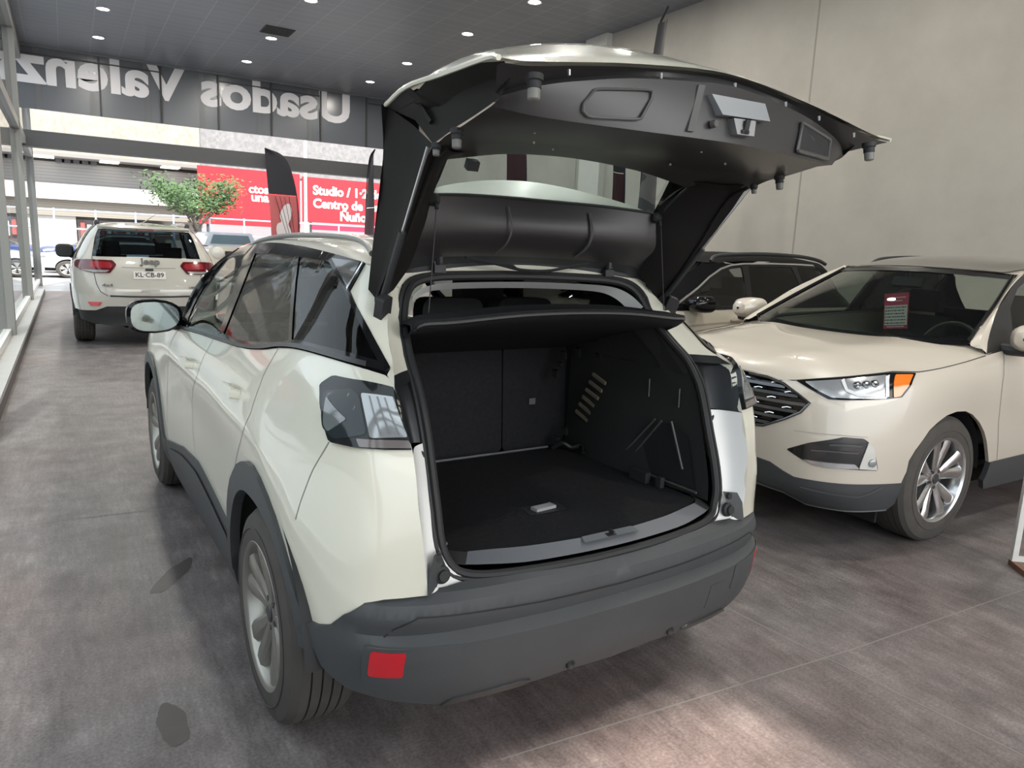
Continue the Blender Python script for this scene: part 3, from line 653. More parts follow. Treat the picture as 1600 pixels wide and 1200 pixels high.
# ---------------------------------------------------------------- the open white car in front
BS = [0, .09, .2, .33, .5, .7, .9, 1.1]
BUMP = Loft(BS, [
 (.24, [(.86,-.40),(.82,-.45),(.75,-.51),(.67,-.555),(.52,-.60),(.36,-.62),(.18,-.64),(0,-.645)]),
 (.32, [(.88,-.40),(.835,-.475),(.775,-.56),(.695,-.62),(.55,-.668),(.38,-.692),(.19,-.705),(0,-.71)]),
 (.40, [(.886,-.40),(.845,-.48),(.79,-.575),(.715,-.645),(.57,-.70),(.39,-.73),(.195,-.745),(0,-.75)]),
 (.50, [(.89,-.40),(.85,-.48),(.80,-.58),(.73,-.655),(.585,-.715),(.40,-.745),(.20,-.762),(0,-.767)]),
 (.526,[(.89,-.40),(.85,-.48),(.80,-.58),(.73,-.657),(.585,-.717),(.40,-.747),(.20,-.764),(0,-.769)]),
 (.550,[(.89,-.40),(.85,-.478),(.797,-.570),(.716,-.637),(.576,-.688),(.394,-.716),(.198,-.732),(0,-.737)]),
 (.60, [(.89,-.40),(.85,-.478),(.80,-.578),(.72,-.65),(.58,-.70),(.395,-.727),(.198,-.742),(0,-.747)]),
 (.635,[(.885,-.40),(.845,-.476),(.795,-.572),(.71,-.642),(.575,-.694),(.39,-.722),(.195,-.738),(0,-.743)]),
 (.655,[(.88,-.40),(.84,-.47),(.785,-.555),(.69,-.615),(.56,-.672),(.38,-.702),(.19,-.716),(0,-.72)]),
])
BUMP.core = (.3, 2.6)
SEAL = [(0,-.705,.668),(.20,-.695,.668),(.40,-.662,.668),(.49,-.635,.678),(.525,-.615,.705),(.546,-.600,.76),(.549,-.575,.85),(.548,-.539,.95),(.548,-.511,1.03),(.549,-.482,1.10),
        (.547,-.45,1.15),(.543,-.405,1.20),(.532,-.340,1.25),(.518,-.283,1.30),(.504,-.236,1.35),(.478,-.20,1.415),(.44,-.175,1.45),(.37,-.16,1.466),(.25,-.15,1.472),(0,-.142,1.476)]
RIDGE = [(.617,-.665,.656),(.628,-.664,.764),(.639,-.638,.942),(.639,-.606,1.03)]

def white_suv():
    root = tag(empty('sport_utility_car', (0,0,0), math.radians(1.3944)), 'white sport utility car with its tailgate raised, showing an empty black boot', 'car')
    B2 = (-1, 1)
    # ---- white side panels
    lower = [(.80,.655),(.74,.652),(.694,.651),(.641,.641),(.584,.597),(.542,.553),(.493,.536),(.435,.523)]
    arR = [(.368,.606),(.276,.702),(.20,.765),(.132,.805),(.05,.84),(-.03,.855),(-.10,.85),(-.169,.832),(-.25,.80),(-.316,.757),(-.38,.71),(-.428,.651),(-.455,.59),(-.469,.49)]
    sill = [(-.537,.50),(-.85,.535),(-1.1655,.56),(-1.55,.53),(-1.91,.467),(-2.12,.43)]
    arF = arc_sz(-2.675, .3525, .50, 10, 165, 16)
    nose = [(-3.2,.42),(-3.45,.40),(-3.45,.95)]
    top = [(-3.0,1.03),(-2.675,1.06),(-2.2,1.085),(-1.747,1.098)]
    belt = [(a, z-.004) for a, z in W_BELT] + [(.80,1.20)]
    side = lower + arR + sill + arF + nose + top + belt
    for sx in B2:
        m = MB(); patch(m, MAIN, side, off=0, thick=.02, res=.042, sx=(sx,), edge=.015); m.build('body_side', WHITE, root)
    # rear pillars between the quarter window and the boot opening
    dp = [(.80,1.19),(.77,1.2155)] + [(q+.004 if q < .7 else q, z) for q, z in W_PILLAR[::-1]] + [(.50,1.512),(.80,1.48)]
    for sx in B2:
        m = MB(); patch(m, MAIN, dp, off=0, thick=.02, res=.04, sx=(sx,)); m.build('rear_pillar', WHITE, root)
    # ---- window frames and glass
    outer, gf, gr, gq = W_FRAME, W_FRONT, W_REAR, W_QUARTER
    for sx in B2:
        m = MB(); patch(m, MAIN, outer, (gf, gr, gq), off=.006, thick=.02, res=.05, sx=(sx,)); m.build('window_frame', GLOSS, root)
    for nm, g, gm in (('front_door_glass', gf, GSIDE), ('rear_door_glass', gr, GDARK), ('quarter_glass', gq, GDARK)):
        for sx in B2:
            m = MB(); patch(m, MAIN, g, off=.002, thick=0, res=.06, sx=(sx,)); m.build(nm, gm, root)
    for sx in B2:
        m = MB(); strip(m, MAIN, [(a, z+.003) for a, z in W_BELT[:38]], .012, off=.009, sx=(sx,)); m.build('waist_strip', mat('satin_trim', (.05,.05,.052), .35, metal=.4), root)
    for sx in B2:
        m = MB(); patch(m, MAIN, W_PANEL, off=.010, thick=.006, res=.03, sx=(sx,)); m.build('pillar_panel', mat('dark_grey_gloss', (.06,.06,.063), .12, coat=1.0), root)
    for sx in B2:
        m = MB(); strip(m, MAIN, W_CHROME, .014, off=.012, sx=(sx,)); m.build('pillar_chrome', CHROME, root)
    # ---- panel gaps and creases
    GAP = mat('panel_gap', (.22,.21,.19), .7)
    for ln in ([(-.10,1.228),(-.138,1.127),(-.137,1.06),(-.1406,1.0019),(-.20,.92),(-.27,.8487),(-.35,.765)], [(-.985,1.15),(-1.07,1.02),(-1.1146,.9551),(-1.22,.88),(-1.2976,.8025),(-1.306,.6931),(-1.2585,.5967),(-1.23,.57)],
               [(-1.80,1.105),(-1.95,.98),(-2.02,.80),(-2.06,.60),(-2.08,.45)], [(.515,1.044),(.45,.96),(.39,.86),(.36,.80)]):
        for sx in B2:
            m = MB(); strip(m, MAIN, ln, .004, off=.0006, sx=(sx,)); m.build('panel_gap', GAP, root)
    # ---- handles
    for s0 in (-.42, -1.33):
        for sx in B2:
            m = MB(); z0 = 1.02 if s0 > -1 else .985
            patch(m, MAIN, rounded([(s0-.09,z0-.012),(s0-.085,z0+.02),(s0+.09,z0+.024),(s0+.10,z0+.002)], .012), off=.035, thick=.014, res=.03, sx=(sx,))
            patch(m, MAIN, rounded([(s0+.06,z0-.012),(s0+.06,z0+.022),(s0+.10,z0+.024),(s0+.105,z0-.01)], .008), off=.034, thick=.034, res=.03, sx=(sx,))
            patch(m, MAIN, rounded([(s0-.09,z0-.012),(s0-.09,z0+.018),(s0-.06,z0+.02),(s0-.06,z0-.01)], .008), off=.034, thick=.034, res=.03, sx=(sx,))
            m.build('door_handle', WHITE, root)
    # ---- wheel arch and sill cladding
    m = MB()
    inn = [((.402 if a < 95 else .402 + .03*min(1,(a-95)/40))*math.cos(math.radians(a)), .3525 + (.402 if a < 95 else .402 + .03*min(1,(a-95)/40))*math.sin(math.radians(a))) for a in np.linspace(12, 176, 28)]
    rear_c = [(.435,.523)] + arR + [(-.49,.34),(-.452,.33)] + inn[::-1] + [(.457,.442)]
    for sx in B2:
        m = MB(); patch(m, MAIN, rear_c, off=.015, thick=.035, res=.022, sx=(sx,), edge=.012); m.build('rear_arch_cladding', CLAD, root)
    m = MB(); innf = arc_sz(-2.675, .3525, .435, -8, 188, 26)
    fc = [(-2.12,.43)] + arF + [(-3.2,.42),(-3.2,.30),(-3.11,.29)] + innf[::-1] + [(-2.10,.29)]
    for sx in B2:
        m = MB(); patch(m, MAIN, fc, off=.012, thick=.03, res=.04, sx=(sx,)); m.build('front_arch_cladding', CLAD, root)
    m = MB(); sl = [(-.469,.49)] + sill + [(-2.10,.24),(-1.6,.235),(-.9,.235),(-.49,.24)]
    for sx in B2:
        m = MB(); patch(m, MAIN, sl, off=.010, thick=.03, res=.05, sx=(sx,))
        strip(m, MAIN, [(-.5,.44),(-.85,.475),(-1.1655,.50),(-1.55,.475),(-1.95,.41)], .03, off=.018, sx=(sx,)); m.build('sill_cladding', CLAD, root)
    # ---- tail lamps
    lamp = W_LAMP
    for sx in B2:
        m = MB(); patch(m, MAIN, lamp, off=.016, thick=.035, res=.03, sx=(sx,)); t = m.build('tail_lamp', LENS, root)
        m = MB(); patch(m, MAIN, rounded([(.662,1.168),(.797,1.168),(.797,1.068),(.675,1.066)], .008), off=.0185, thick=.004, res=.02, sx=(sx,)); t2 = m.build('reverse_lens', CLEAR, t)
        m = MB()
        for k in range(3):
            a = .695 + k*.03
            strip(m, MAIN, [(a,1.163),(a+.006,1.12),(a+.016,1.075)], .006, off=.0205, sx=(sx,))
        m.build('lamp_claws', mat('lamp_claw_grey', (.17,.18,.185), .2), t)
        m = MB(); patch(m, MAIN, rounded([(.63,1.064),(.797,1.060),(.797,1.042),(.64,1.046)], .005), off=.0185, thick=.004, res=.02, sx=(sx,)); m.build('lamp_lower_bar', mat('brown_grey_lens', (.13,.11,.105), .2, coat=1.0), t)
        m = MB(); patch(m, MAIN, rounded([(.48,1.155),(.62,1.175),(.655,1.16),(.665,1.075),(.55,1.055),(.505,1.075)], .01), off=.0180, thick=.004, res=.02, sx=(sx,)); m.build('lamp_inner_lens', mat('dark_lens_inner', (.022,.028,.032), .08, spec=.4), t)
        m = MB(); patch(m, MAIN, rounded([(.505,1.145),(.60,1.105),(.53,1.068),(.512,1.08)], .008), off=.0200, thick=.002, res=.02, sx=(sx,)); m.build('lamp_facet', LENSG, t)
    # ---- rear corner jambs: ridge -> seal
    zj = [.656,.70,.764,.85,.942,1.03]
    R_ = [tuple(MAIN([.80],[z])[0]) for z in zj]
    S_ = np.array(SEAL); sz = S_[2:17]
    def seal_at(z): return (np.interp(z, sz[:,2], sz[:,0]) + .012, np.interp(z, sz[:,2], sz[:,1]) - .004, z)
    mid = [tuple((np.array(a)*.55 + np.array(seal_at(z))*.45) + np.array([0, .022, 0])) for a, z in zip(R_, zj)]
    G = np.array([spline([a, c, seal_at(z)], 5) for a, c, z in zip(R_, mid, zj)])
    for sx in B2:
        m = MB(); m.grid(G*np.array([sx,1,1])); m.build('rear_jamb', JAMB, root)
    zb = [1.03,1.08,1.12,1.16,1.19]
    Rb = [tuple(MAIN([.80],[z])[0]) for z in zb]
    Gb = np.array([spline([a, tuple(np.array(a)*.5 + np.array(seal_at(z))*.5 + np.array([0,.05,0])), seal_at(z)], 6) for a, z in zip(Rb, zb)])
    led = np.array([spline([tuple(MAIN([.80],[1.19])[0]), (.61,-.48,1.19), seal_at(1.19)], 6), spline([tuple(MAIN([.80],[1.222])[0]), (.59,-.42,1.215), seal_at(1.215)], 6)])
    for sx in B2:
        m = MB(); m.grid(Gb*np.array([sx,1,1])); m.grid(led*np.array([sx,1,1])); m.build('lamp_jamb', mat('satin_black_panel', (.018,.019,.021), .32), root)
    zu = [1.215,1.25,1.30,1.35,1.40,1.44]
    Gu = np.array([spline([tuple(MAIN([.80],[z])[0]), tuple((np.array(MAIN([.80],[z])[0])+np.array(seal_at(z)))/2+np.array([0,.004,0])), seal_at(z)], 4) for z in zu])
    for sx in B2:
        m = MB(); m.grid(Gu*np.array([sx,1,1])); m.build('pillar_jamb', WHITE, root)
    # header over the opening
    e = [tuple(MAIN([.80],[z])[0]) for z in (1.44,1.50,1.535)]
    hd = [[(.505,-.20,1.435),(.46,-.172,1.462),(.37,-.155,1.478),(.2,-.145,1.486),(0,-.14,1.49)], [(.53,-.185,1.465),(.47,-.15,1.505),(.37,-.12,1.53),(.2,-.105,1.545),(0,-.10,1.55)]]
    m = MB(); lin_sheet(m, hd, 5); m.build('opening_header', WHITE, root)
    # seal round the opening
    full = [(x,y,z) for x,y,z in SEAL] + [(-x,y,z) for x,y,z in SEAL[::-1][1:-1]]
    path = spline(full, 3, closed=True)
    m = MB(); m.tube(path, .013, 8, closed=True)
    m.tube([(p[0]*1.035, p[1]-.004, p[2]+(.012 if p[2] > 1.38 else -.010 if p[2] < .71 else 0)) for p in path], .007, 6, closed=True)
    m.build('boot_seal', RUB, root)
    # white inner flange just inside the seal at the top
    m = MB(); fl = [[(.475,-.235,1.375),(.455,-.195,1.41),(.41,-.175,1.435),(.34,-.163,1.448),(.2,-.155,1.454),(0,-.15,1.457)], [(.455,-.20,1.34),(.435,-.15,1.385),(.39,-.13,1.412),(.33,-.115,1.424),(.2,-.105,1.43),(0,-.10,1.433)]]
    lin_sheet(m, fl, 4); m.build('opening_flange', JAMB, root)
    for sx in B2:   # round grommets
        m = MB(); m.lathe([(0,.020),(.008,.018),(.010,.010),(.004,.0001)], 18, (sx*.585,-.525,.995), (0,-1,.1)); m.build('grommet', RUB, root)
        m = MB(); m.lathe([(0,.026),(.010,.024),(.014,.016),(.022,.015),(.022,.0001)], 20, (sx*.566,-.640,.693), (0,-1,.15))
        m.lathe([(0,.013),(.008,.011),(.008,.0001)], 14, (sx*.575,-.635,.74), (0,-1,.1)); m.build('buffer', RUB, root)
    # ---- rear bumper
    m = MB()
    bt = [(.0,.505),(.03,.530),(.085,.536),(.13,.553),(.175,.597),(.25,.641),(.30,.655),(1.1,.655),(1.1,.322),(.92,.33),(.807,.321),(.577,.319),(.50,.312),(.387,.345),(.268,.370),(.183,.378),(.12,.400),(.09,.42),(.067,.46)]
    patch(m, BUMP, bt, off=.0, thick=.03, res=.035, sx=B2, edge=.015, lines=(.526,.550,.60,.635))
    bump = m.build('rear_bumper', CLAD, root)
    # loading ledge from the bumper edge to the seal
    Aled = [tuple(BUMP([s],[.655])[0]) for s in (.30,.38,.5,.7,.9,1.1)]
    led = [[(p[0],p[1],p[2]) for p in Aled], [(.60,-.648,.662),(.55,-.658,.664),(.49,-.655,.666),(.36,-.685,.666),(.18,-.704,.666),(0,-.71,.666)]]
    m = MB(); lin_sheet(m, led, 4)
    c2 = [[(.622,-.672,.654),(.585,-.650,.660)], [(.614,-.664,.72),(.562,-.638,.72)], [(.596,-.652,.755),(.558,-.620,.755)]]
    for sg in (1,-1):
        m.grid(np.array([[(sg*p[0]*1.0, p[1]-.002, p[2]) for p in r] for r in c2]))
    m.build('loading_ledge', CLAD, bump)
    for sx in B2:
        m = MB(); strip(m, BUMP, [(.315,.547),(.35,.575),(.42,.606),(.5,.603),(.6,.600),(.8,.592),(1.1,.588)], .005, off=.001, sx=(sx,)); m.build('bumper_joint', RUB, bump)
    for sx in B2:
        m = MB(); patch(m, BUMP, rounded([(.262,.440),(.278,.517),(.392,.515),(.378,.441)], .01), off=.003, thick=.009, res=.03, sx=(sx,), edge=.012); m.build('reflector', RED, bump)
        m = MB(); patch(m, BUMP, rounded([(.235,.415),(.25,.533),(.56,.527),(.56,.43)], .02), off=.002, thick=.006, res=.03, sx=(sx,), edge=.015); m.build('reflector_surround', CLAD, bump)
    for sx in B2:
        m = MB()
        patch(m, BUMP, rounded([(.47,.318),(.52,.345),(.75,.352),(.79,.343),(.76,.326),(.58,.322)], .012), off=.006, thick=.012, res=.03, sx=(sx,), edge=.012)
        m.build('exhaust_trim', mat('dull_chrome_trim', (.10,.10,.10), .3, metal=.7), bump)
    for sx, s0, z0 in ((-1,.92,.36),(1,.85,.355)):
        m = MB(); P = BUMP([s0],[z0])[0]; m.lathe([(0,.016),(.006,.014),(.004,.008),(-.006,.0001)], 16, (sx*P[0], P[1]-.001, P[2]), (0,-1,0))
        m.build('tow_eye_cap', RUB, bump)
    m = MB(); patch(m, BUMP, [(.62,.40),(.62,.485),(.70,.485),(.70,.40)], off=.0015, thick=.002, res=.03, sx=(1,)); m.build('bumper_patch', CLAD, bump)
    # ---- underbody, liners, wheels
    m = MB(); m.box((-.80,.50,.20),(.80,2.2,.30)); m.box((-.62,-.45,.30),(.62,3.3,.44)); m.build('underbody', RUB, root)
    m = MB(); m.tube([(-.42,-.20,.30),(-.45,-.50,.30),(-.45,-.55,.30)], .028, 12); m.build('exhaust_pipe', mat('rusty_steel', (.20,.15,.10), .6, metal=.5), root)
    for y in (0, 2.675):
        for sx in B2:
            arch_liner(root, sx*.885, y, sx)
            w = link(bpy.data.objects.new('wheel', None), root); wheel(w, sx*.893, y, sx, style='double', am=mat('dusty_alloy', (.33,.32,.29), .38, metal=.75))
    # ---- roof, rails, screens, nose
    ys = [1.95,1.75,1.5,1.1,.6,.15,-.12]
    zed = [1.475,1.515,1.530,1.546,1.538,1.520,1.500]; zc = [1.53,1.575,1.598,1.612,1.605,1.580,1.545]
    xe = [.60,.57,.562,.567,.575,.578,.56]
    rails = [[(xe[i],ys[i],zed[i]),(xe[i]*.86,ys[i],zed[i]+(zc[i]-zed[i])*.50),(xe[i]*.5,ys[i],zed[i]+(zc[i]-zed[i])*.86),(0,ys[i],zc[i])] for i in range(1,len(ys))]
    m = MB(); half_sheet(m, rails, 5, 4); m.build('roof', WHITE, root)
    for sx in B2:
        m = MB(); P = spline([(sx*.55,1.50,1.535),(sx*.525,1.36,1.565),(sx*.515,1.0,1.586),(sx*.515,.6,1.590),(sx*.525,.2,1.584),(sx*.54,.0,1.568),(sx*.552,-.10,1.535)], 6)
        m.tube(P, .011, 8); m.build('roof_rail', mat('rail_satin', (.22,.22,.215), .3, metal=.6), root)
    ws = [[(.70,2.35,1.10),(.45,2.52,1.10),(0,2.60,1.10)],[(.67,2.10,1.29),(.42,2.22,1.31),(0,2.28,1.325)],[(.57,1.74,1.51),(.4,1.78,1.54),(0,1.80,1.565)]]
    m = MB(); half_sheet(m, ws, 5, 4); m.build('windscreen', GWIND, root)
    for sx in B2:
        m = MB(); m.tube(spline([(sx*.83,1.80,1.10),(sx*.755,2.00,1.22),(sx*.685,2.02,1.33),(sx*.605,1.90,1.440),(sx*.562,1.70,1.502)], 5), .018, 8); m.build('windscreen_pillar', GLOSS, root)
    hood = [[(.84,1.85,1.085),(.55,2.45,1.10),(.3,2.56,1.10),(0,2.60,1.10)],[(.80,2.5,1.06),(.55,2.75,1.09),(.3,2.85,1.10),(0,2.9,1.10)],[(.70,3.2,1.0),(.5,3.3,1.02),(.3,3.36,1.03),(0,3.4,1.03)],[(.55,3.45,.93),(.4,3.52,.93),(.2,3.57,.93),(0,3.58,.93)]]
    m = MB(); half_sheet(m, hood, 5, 4)
    m.build('bonnet', WHITE, root)
    nz = [[tuple(MAIN([-3.45],[z])[0]), (.4,3.53+.03*(z > .4),z), (0,3.58+.03*(z > .4),z)] for z in (.40,.55,.76,.92)]
    m = MB(); half_sheet(m, nz, 5, 3); m.build('front_bumper', WHITE, root)
    # ---- door mirrors
    for sx in B2:
        m = MB()
        sec = []
        for y, k in ((1.93,.86),(1.905,1.0),(1.87,1.0),(1.80,.9),(1.74,.6),(1.72,.15)):
            ring = []
            for a in np.linspace(0, 2*math.pi, 24, endpoint=False):
                ca, sa = math.cos(a), math.sin(a)
                rx = .128*k*(abs(ca)**.6)*np.sign(ca); rz = .085*k*(abs(sa)**.7)*np.sign(sa)*(1.0 if ca > 0 else 1.0-.25*abs(ca))
                ring.append((sx*(.965 + (rx if True else 0)), 1.93-(y-1.72)*1.0+.0, 1.165+rz + .02*ca*0))
            sec.append(ring)
        sec = [[(p[0], q, p[2]) for p in r] for r, q in zip(sec, (1.735,1.75,1.80,1.87,1.91,1.925))]
        m.grid(np.array(sec), close=True); m.add(sec[-1], [tuple(range(24))])
        m.tube([(sx*.80,1.80,1.11),(sx*.88,1.82,1.125)], [.04,.035], 8)
        mi = m.build('door_mirror', GLOSS, root)
        g = MB(); g.add([(p[0]*.0+ (sx*.965 + (p[0]-sx*.965)*.86), 1.733, 1.165+(p[2]-1.165)*.86) for p in sec[1]], [tuple(range(24))]); g.build('mirror_glass', mat('mirror_silver', (.22,.25,.24), .04, metal=1.0), mi)
    # ---- cabin
    m = MB(); m.box((-.72,.35,.30),(.72,2.3,.42)); m.build('cabin_floor', CARPET, root)
    m = MB()
    m.box((-.70,1.95,.75),(.70,2.40,1.05)); m.build('dashboard', TRIM, root)
    for sx in B2:
        s = MB()
        s.grid(np.array([spline([(sx*.37+dx,1.45,.62),(sx*.37+dx,1.10,.60),(sx*.37+dx*.95,.98,.75),(sx*.37+dx*.85,.88,1.20)], 4) for dx in (-.25,-.12,.12,.25)]))
        s.grid(np.array([spline([(sx*.37+dx,1.45,.45),(sx*.37+dx,1.0,.45),(sx*.37+dx*.95,.85,.75),(sx*.37+dx*.85,.78,1.20)], 4) for dx in (-.25,-.12,.12,.25)]))
        s.obox((sx*.37,.83,1.33),(.12,0,0),(0,.045,0),(0,0,.09)); s.build('front_seat', SEAT, root)
    m = MB(); th = np.linspace(0, 2*math.pi, 28, endpoint=False)
    m.tube([(-.37+.18*math.cos(a), 1.72-.05*math.sin(a), .98+.17*math.sin(a)) for a in th], .014, 8, closed=True); m.build('steering_wheel', TRIM, root)
    m = MB(); hl = [[(.56,1.6,1.49),(0,1.6,1.545)],[(.55,.6,1.50),(0,.6,1.565)],[(.52,-.02,1.47),(0,-.02,1.50)]]
    half_sheet(m, hl, 4, 4); m.build('headlining', mat('headliner_grey', (.10,.10,.10), .9), root)
    boot(root); tailgate(root)
    return root

def boot(root):
    B2 = (-1, 1)
    # load floor
    fr = spline([(-.505,-.50,.712),(-.49,-.56,.712),(-.30,-.62,.712),(0,-.655,.712),(.30,-.62,.712),(.49,-.56,.712),(.505,-.50,.712)], 4)
    m = MB(); m.add(fr + [(.515,.25,.712),(-.515,.25,.712)], [tuple(range(len(fr)+2))]); m.build('boot_floor', CARPET, root, smooth=False)
    m = MB()
    m.add(rounded([(-.115,-.36,),(-.105,-.40),(.005,-.42),(.0,-.375)], .01) and [(p[0],p[1],.7135) for p in rounded([(-.12,-.345),(-.13,-.425),(.02,-.435),(.025,-.36)], .012)], [tuple(range(20))]); fp = m.build('floor_pull', BLACK, root, smooth=False)
    m = MB(); m.obox((-.055,-.392,.719),(.042,.004,0),(-.002,.016,0),(0,0,.005)); m.build('pull_tab', mat('grey_pull_tab', (.33,.33,.33), .45), fp)
    # sill plate with striker
    a = [(.455,-.588,.717),(.40,-.604,.718),(.25,-.640,.718),(0,-.662,.718)]; b = [(.482,-.625,.698),(.43,-.645,.696),(.28,-.680,.690),(0,-.700,.690)]
    for sx in B2:
        m = MB(); m.grid(np.array([spline([(sx*.520,-.50,.714),(sx*.495,-.555,.716),(sx*.455,-.590,.716)], 4), spline([(sx*.535,-.54,.705),(sx*.518,-.600,.700),(sx*.482,-.627,.697)], 4)])); m.build('sill_corner', TRIM, root)
    m = MB(); lin_sheet(m, [[(p[0],p[1]+.004,p[2]-.01) for p in a], a, b], 5); sp = m.build('sill_plate', SILLG, root)
    m = MB(); m.add([(p[0],p[1],.7195-.0055*(1 if p[1] < -.675 else 0)) for p in rounded([(-.10,-.655),(-.11,-.688),(.11,-.688),(.10,-.655)], .006)], [tuple(range(20))]); m.build('sill_insert', mat('sill_insert_grey', (.16,.165,.175), .5), sp, smooth=False)
    m = MB(); m.tube([(.008,-.660,.716),(.008,-.662,.724),(.008,-.680,.724),(.008,-.682,.712)], .004, 8); m.obox((0,-.67,.7165),(.016,0,0),(0,.014,0),(0,0,.0015)); m.build('striker', RUB, sp)
    # seat backs
    for x0, x1, nm in ((-.53,.192,'wide'),(.198,.53,'narrow')):
        m = MB(); P = rounded([(x0,.71),(x1,.71),(x1-(.0 if x1 > .4 else .0),1.16),(x0,1.16)], .025)
        m.prism([(p[0], p[1]) for p in P], (0,.235,0), (1,0,0), (0,.06,1), (0,.10,0)); sb = m.build('rear_seat_back', CARPET, root, angle=50)
        m = MB(); xc = .345 if x1 > .4 else -.30
        m.box((xc-.016,.281,.905),(xc+.016,.286,.932)); m.build('isofix_tag', mat('tag_grey', (.10,.10,.098), .6), sb, smooth=False)
    m = MB(); m.tube([(-.515,.225,.722),(.40,.225,.722)], .005, 6); m.build('floor_edge_strip', SILLG, root)
    # side trims, with wheel-house bulge and strap slots on the right
    for sx in B2:
        m = MB()
        prof = [(.512,.712),(.520,.80),(.525,.95),(.530,1.08),(.528,1.15)]
        ys = [.26,.05,-.15,-.35,-.50,-.585]
        G = []
        for y in ys:
            row = []
            for (x, z) in prof:
                xx = x - (.03 if (-.30 < y < .1 and z < .99) else 0) + (.015 if y < -.45 else 0)
                zmax = 1.15 if y > -.3 else (1.15 if y > -.4 else 1.12)
                yy = max(y, float(np.interp(z, [p[2] for p in SEAL[4:13]], [p[1] for p in SEAL[4:13]])) + .02)
                row.append((sx*xx, yy, z))
            G.append(row)
        m.grid(np.array([spline(r, 3) for r in G])); tr = m.build('boot_side_trim', TRIM, root)
        # upper trim up to the roof
        m = MB(); m.grid(np.array([spline([(sx*.528,.30,1.15),(sx*.50,.15,1.30),(sx*.46,.05,1.42)], 4), spline([(sx*.53,-.15,1.15),(sx*.51,-.08,1.30),(sx*.465,-.05,1.42)], 4), spline([(sx*.53,-.42,1.14),(sx*.515,-.27,1.28),(sx*.47,-.17,1.42)], 4)])); m.build('upper_trim', TRIM, root)
        # recessed pocket with raised lips
        m = MB()
        for P0, P1 in (((.507,-.315,.955),(.500,-.115,.735)), ((.512,-.345,.955),(.508,-.165,.735)), ((.508,-.40,.965),(.512,-.47,.80)), ((.500,-.115,.735),(.508,-.55,.735))):
            m.tube([(sx*(P0[0]-.004),P0[1],P0[2]),(sx*(P1[0]-.004),P1[1],P1[2])], .005, 6)
        m.build('pocket_lip', mat('pale_trim_edge', (.075,.073,.07), .5), tr)  # edge lines in a lighter grey than the trim
        m = MB(); m.add([(sx*.507,-.35,.95),(sx*.507,-.17,.74),(sx*.512,-.53,.74),(sx*.512,-.48,.92),(sx*.51,-.42,.955)], [(0,1,2,3,4)]); m.build('pocket', RUB, tr, smooth=False)
        for (y, z) in ((-.25,1.06),(-.41,1.05)):
            m = MB(); m.tube([(sx*.522,y,z+.04),(sx*.520,y-.004,z-.03)], .003, 5); m.build('trim_slot', mat('pale_trim_edge', (.075,.073,.07), .5), tr)
        ring = SEAL[10:18]; m = MB(); m.grid(np.array([[(sx*p[0],p[1]+.006,p[2]) for p in ring], [(sx*(p[0]-.012),p[1]+.05,p[2]-.006) for p in ring], [(sx*(p[0]-.02),p[1]+.14,p[2]-.010) for p in ring]])); m.build('pillar_trim', TRIM, root)
    m = MB()
    for k in range(6):
        z = 1.055 - k*.036; y = .02 + k*.020
        m.obox((.496, y, z),(.004,0,0),(0,.042,.013),(0,-.002,.0065))
    m.build('strap_slots', mat('tan_strap', (.17,.145,.10), .8), root)
    m = MB(); rnd = random.Random(2)
    for P in ((.44,.20,1.13),(.47,.14,1.15),(.50,.04,1.15),(.43,.21,1.09),(.41,.21,1.05),(.455,.18,.80),(.43,.205,.755)):
        m.obox(P, (.008,.003,.002), (-.003,.012,.002), (0,.003,.007+rnd.random()*.010))
    m.tube(spline([(.40,.19,.725),(.43,.16,.75),(.46,.13,.735),(.49,.10,.75),(.47,.06,.728)], 5), .010, 6)
    m.build('seat_latch', mat('latch_black', (.018,.018,.018), .25), root)
    m = MB(); m.obox((.46,-.30,.735),(.012,.0,.0),(0,.045,0),(0,0,.02)); m.obox((.47,-.40,.735),(.010,0,0),(0,.012,0),(0,0,.02)); m.build('lashing_eye', TRIM, root)
    # parcel shelf, lifted on its cords
    near = [(.540,-.365,1.325),(.525,-.405,1.345),(.44,-.43,1.352),(.22,-.455,1.372),(0,-.465,1.378)]
    back = [(.53,-.30,1.335),(.51,-.33,1.362),(.43,-.35,1.372),(.22,-.36,1.392),(0,-.365,1.398)]
    mid_ = [(.525,-.05,1.24),(.515,-.05,1.25),(.43,-.05,1.255),(.22,-.05,1.262),(0,-.05,1.265)]
    frn = [(.515,.27,1.155),(.505,.27,1.155),(.43,.27,1.155),(.22,.27,1.155),(0,.27,1.155)]
    m = MB(); lin_sheet(m, [near, [(p[0],p[1]+.012,p[2]-.012) for p in near], [(p[0]*.99,p[1]+.05,p[2]-.03) for p in near], mid_, frn], 4)
    lin_sheet(m, [near, [(p[0],p[1]+.004,p[2]+.012) for p in near], back, [(p[0],p[1],p[2]+.03) for p in mid_], [(p[0],p[1],p[2]+.015) for p in frn]], 4)
    m.build('parcel_shelf', CARPET, root)
    m = MB(); m.tube(spline(sym([(p[0]*.985,p[1]-.004,p[2]) for p in near]), 4), .004, 5); m.build('shelf_edge', mat('pale_trim_edge', (.075,.073,.07), .5), root)
    for sx in B2:
        m = MB(); m.tube([(sx*.474,-.345,1.372),(sx*.445,-.324,1.687)], .0018, 5); m.build('shelf_cord', BLACK, root)
    m = MB(); m.obox((-.43,-.05,1.40),(.012,0,0),(0,.01,0),(0,0,.014)); m.build('shelf_hook_mount', CHROME, root)
    for x in (-.36, 0, .36):
        m = MB(); m.prism(rounded([(-.15,1.12),(.15,1.12),(.14,1.36),(-.14,1.36)], .05), (x,.32,0), (1,0,0), (0,.05,1), (0,.09,0)); m.build('rear_headrest', SEAT, root, angle=50)
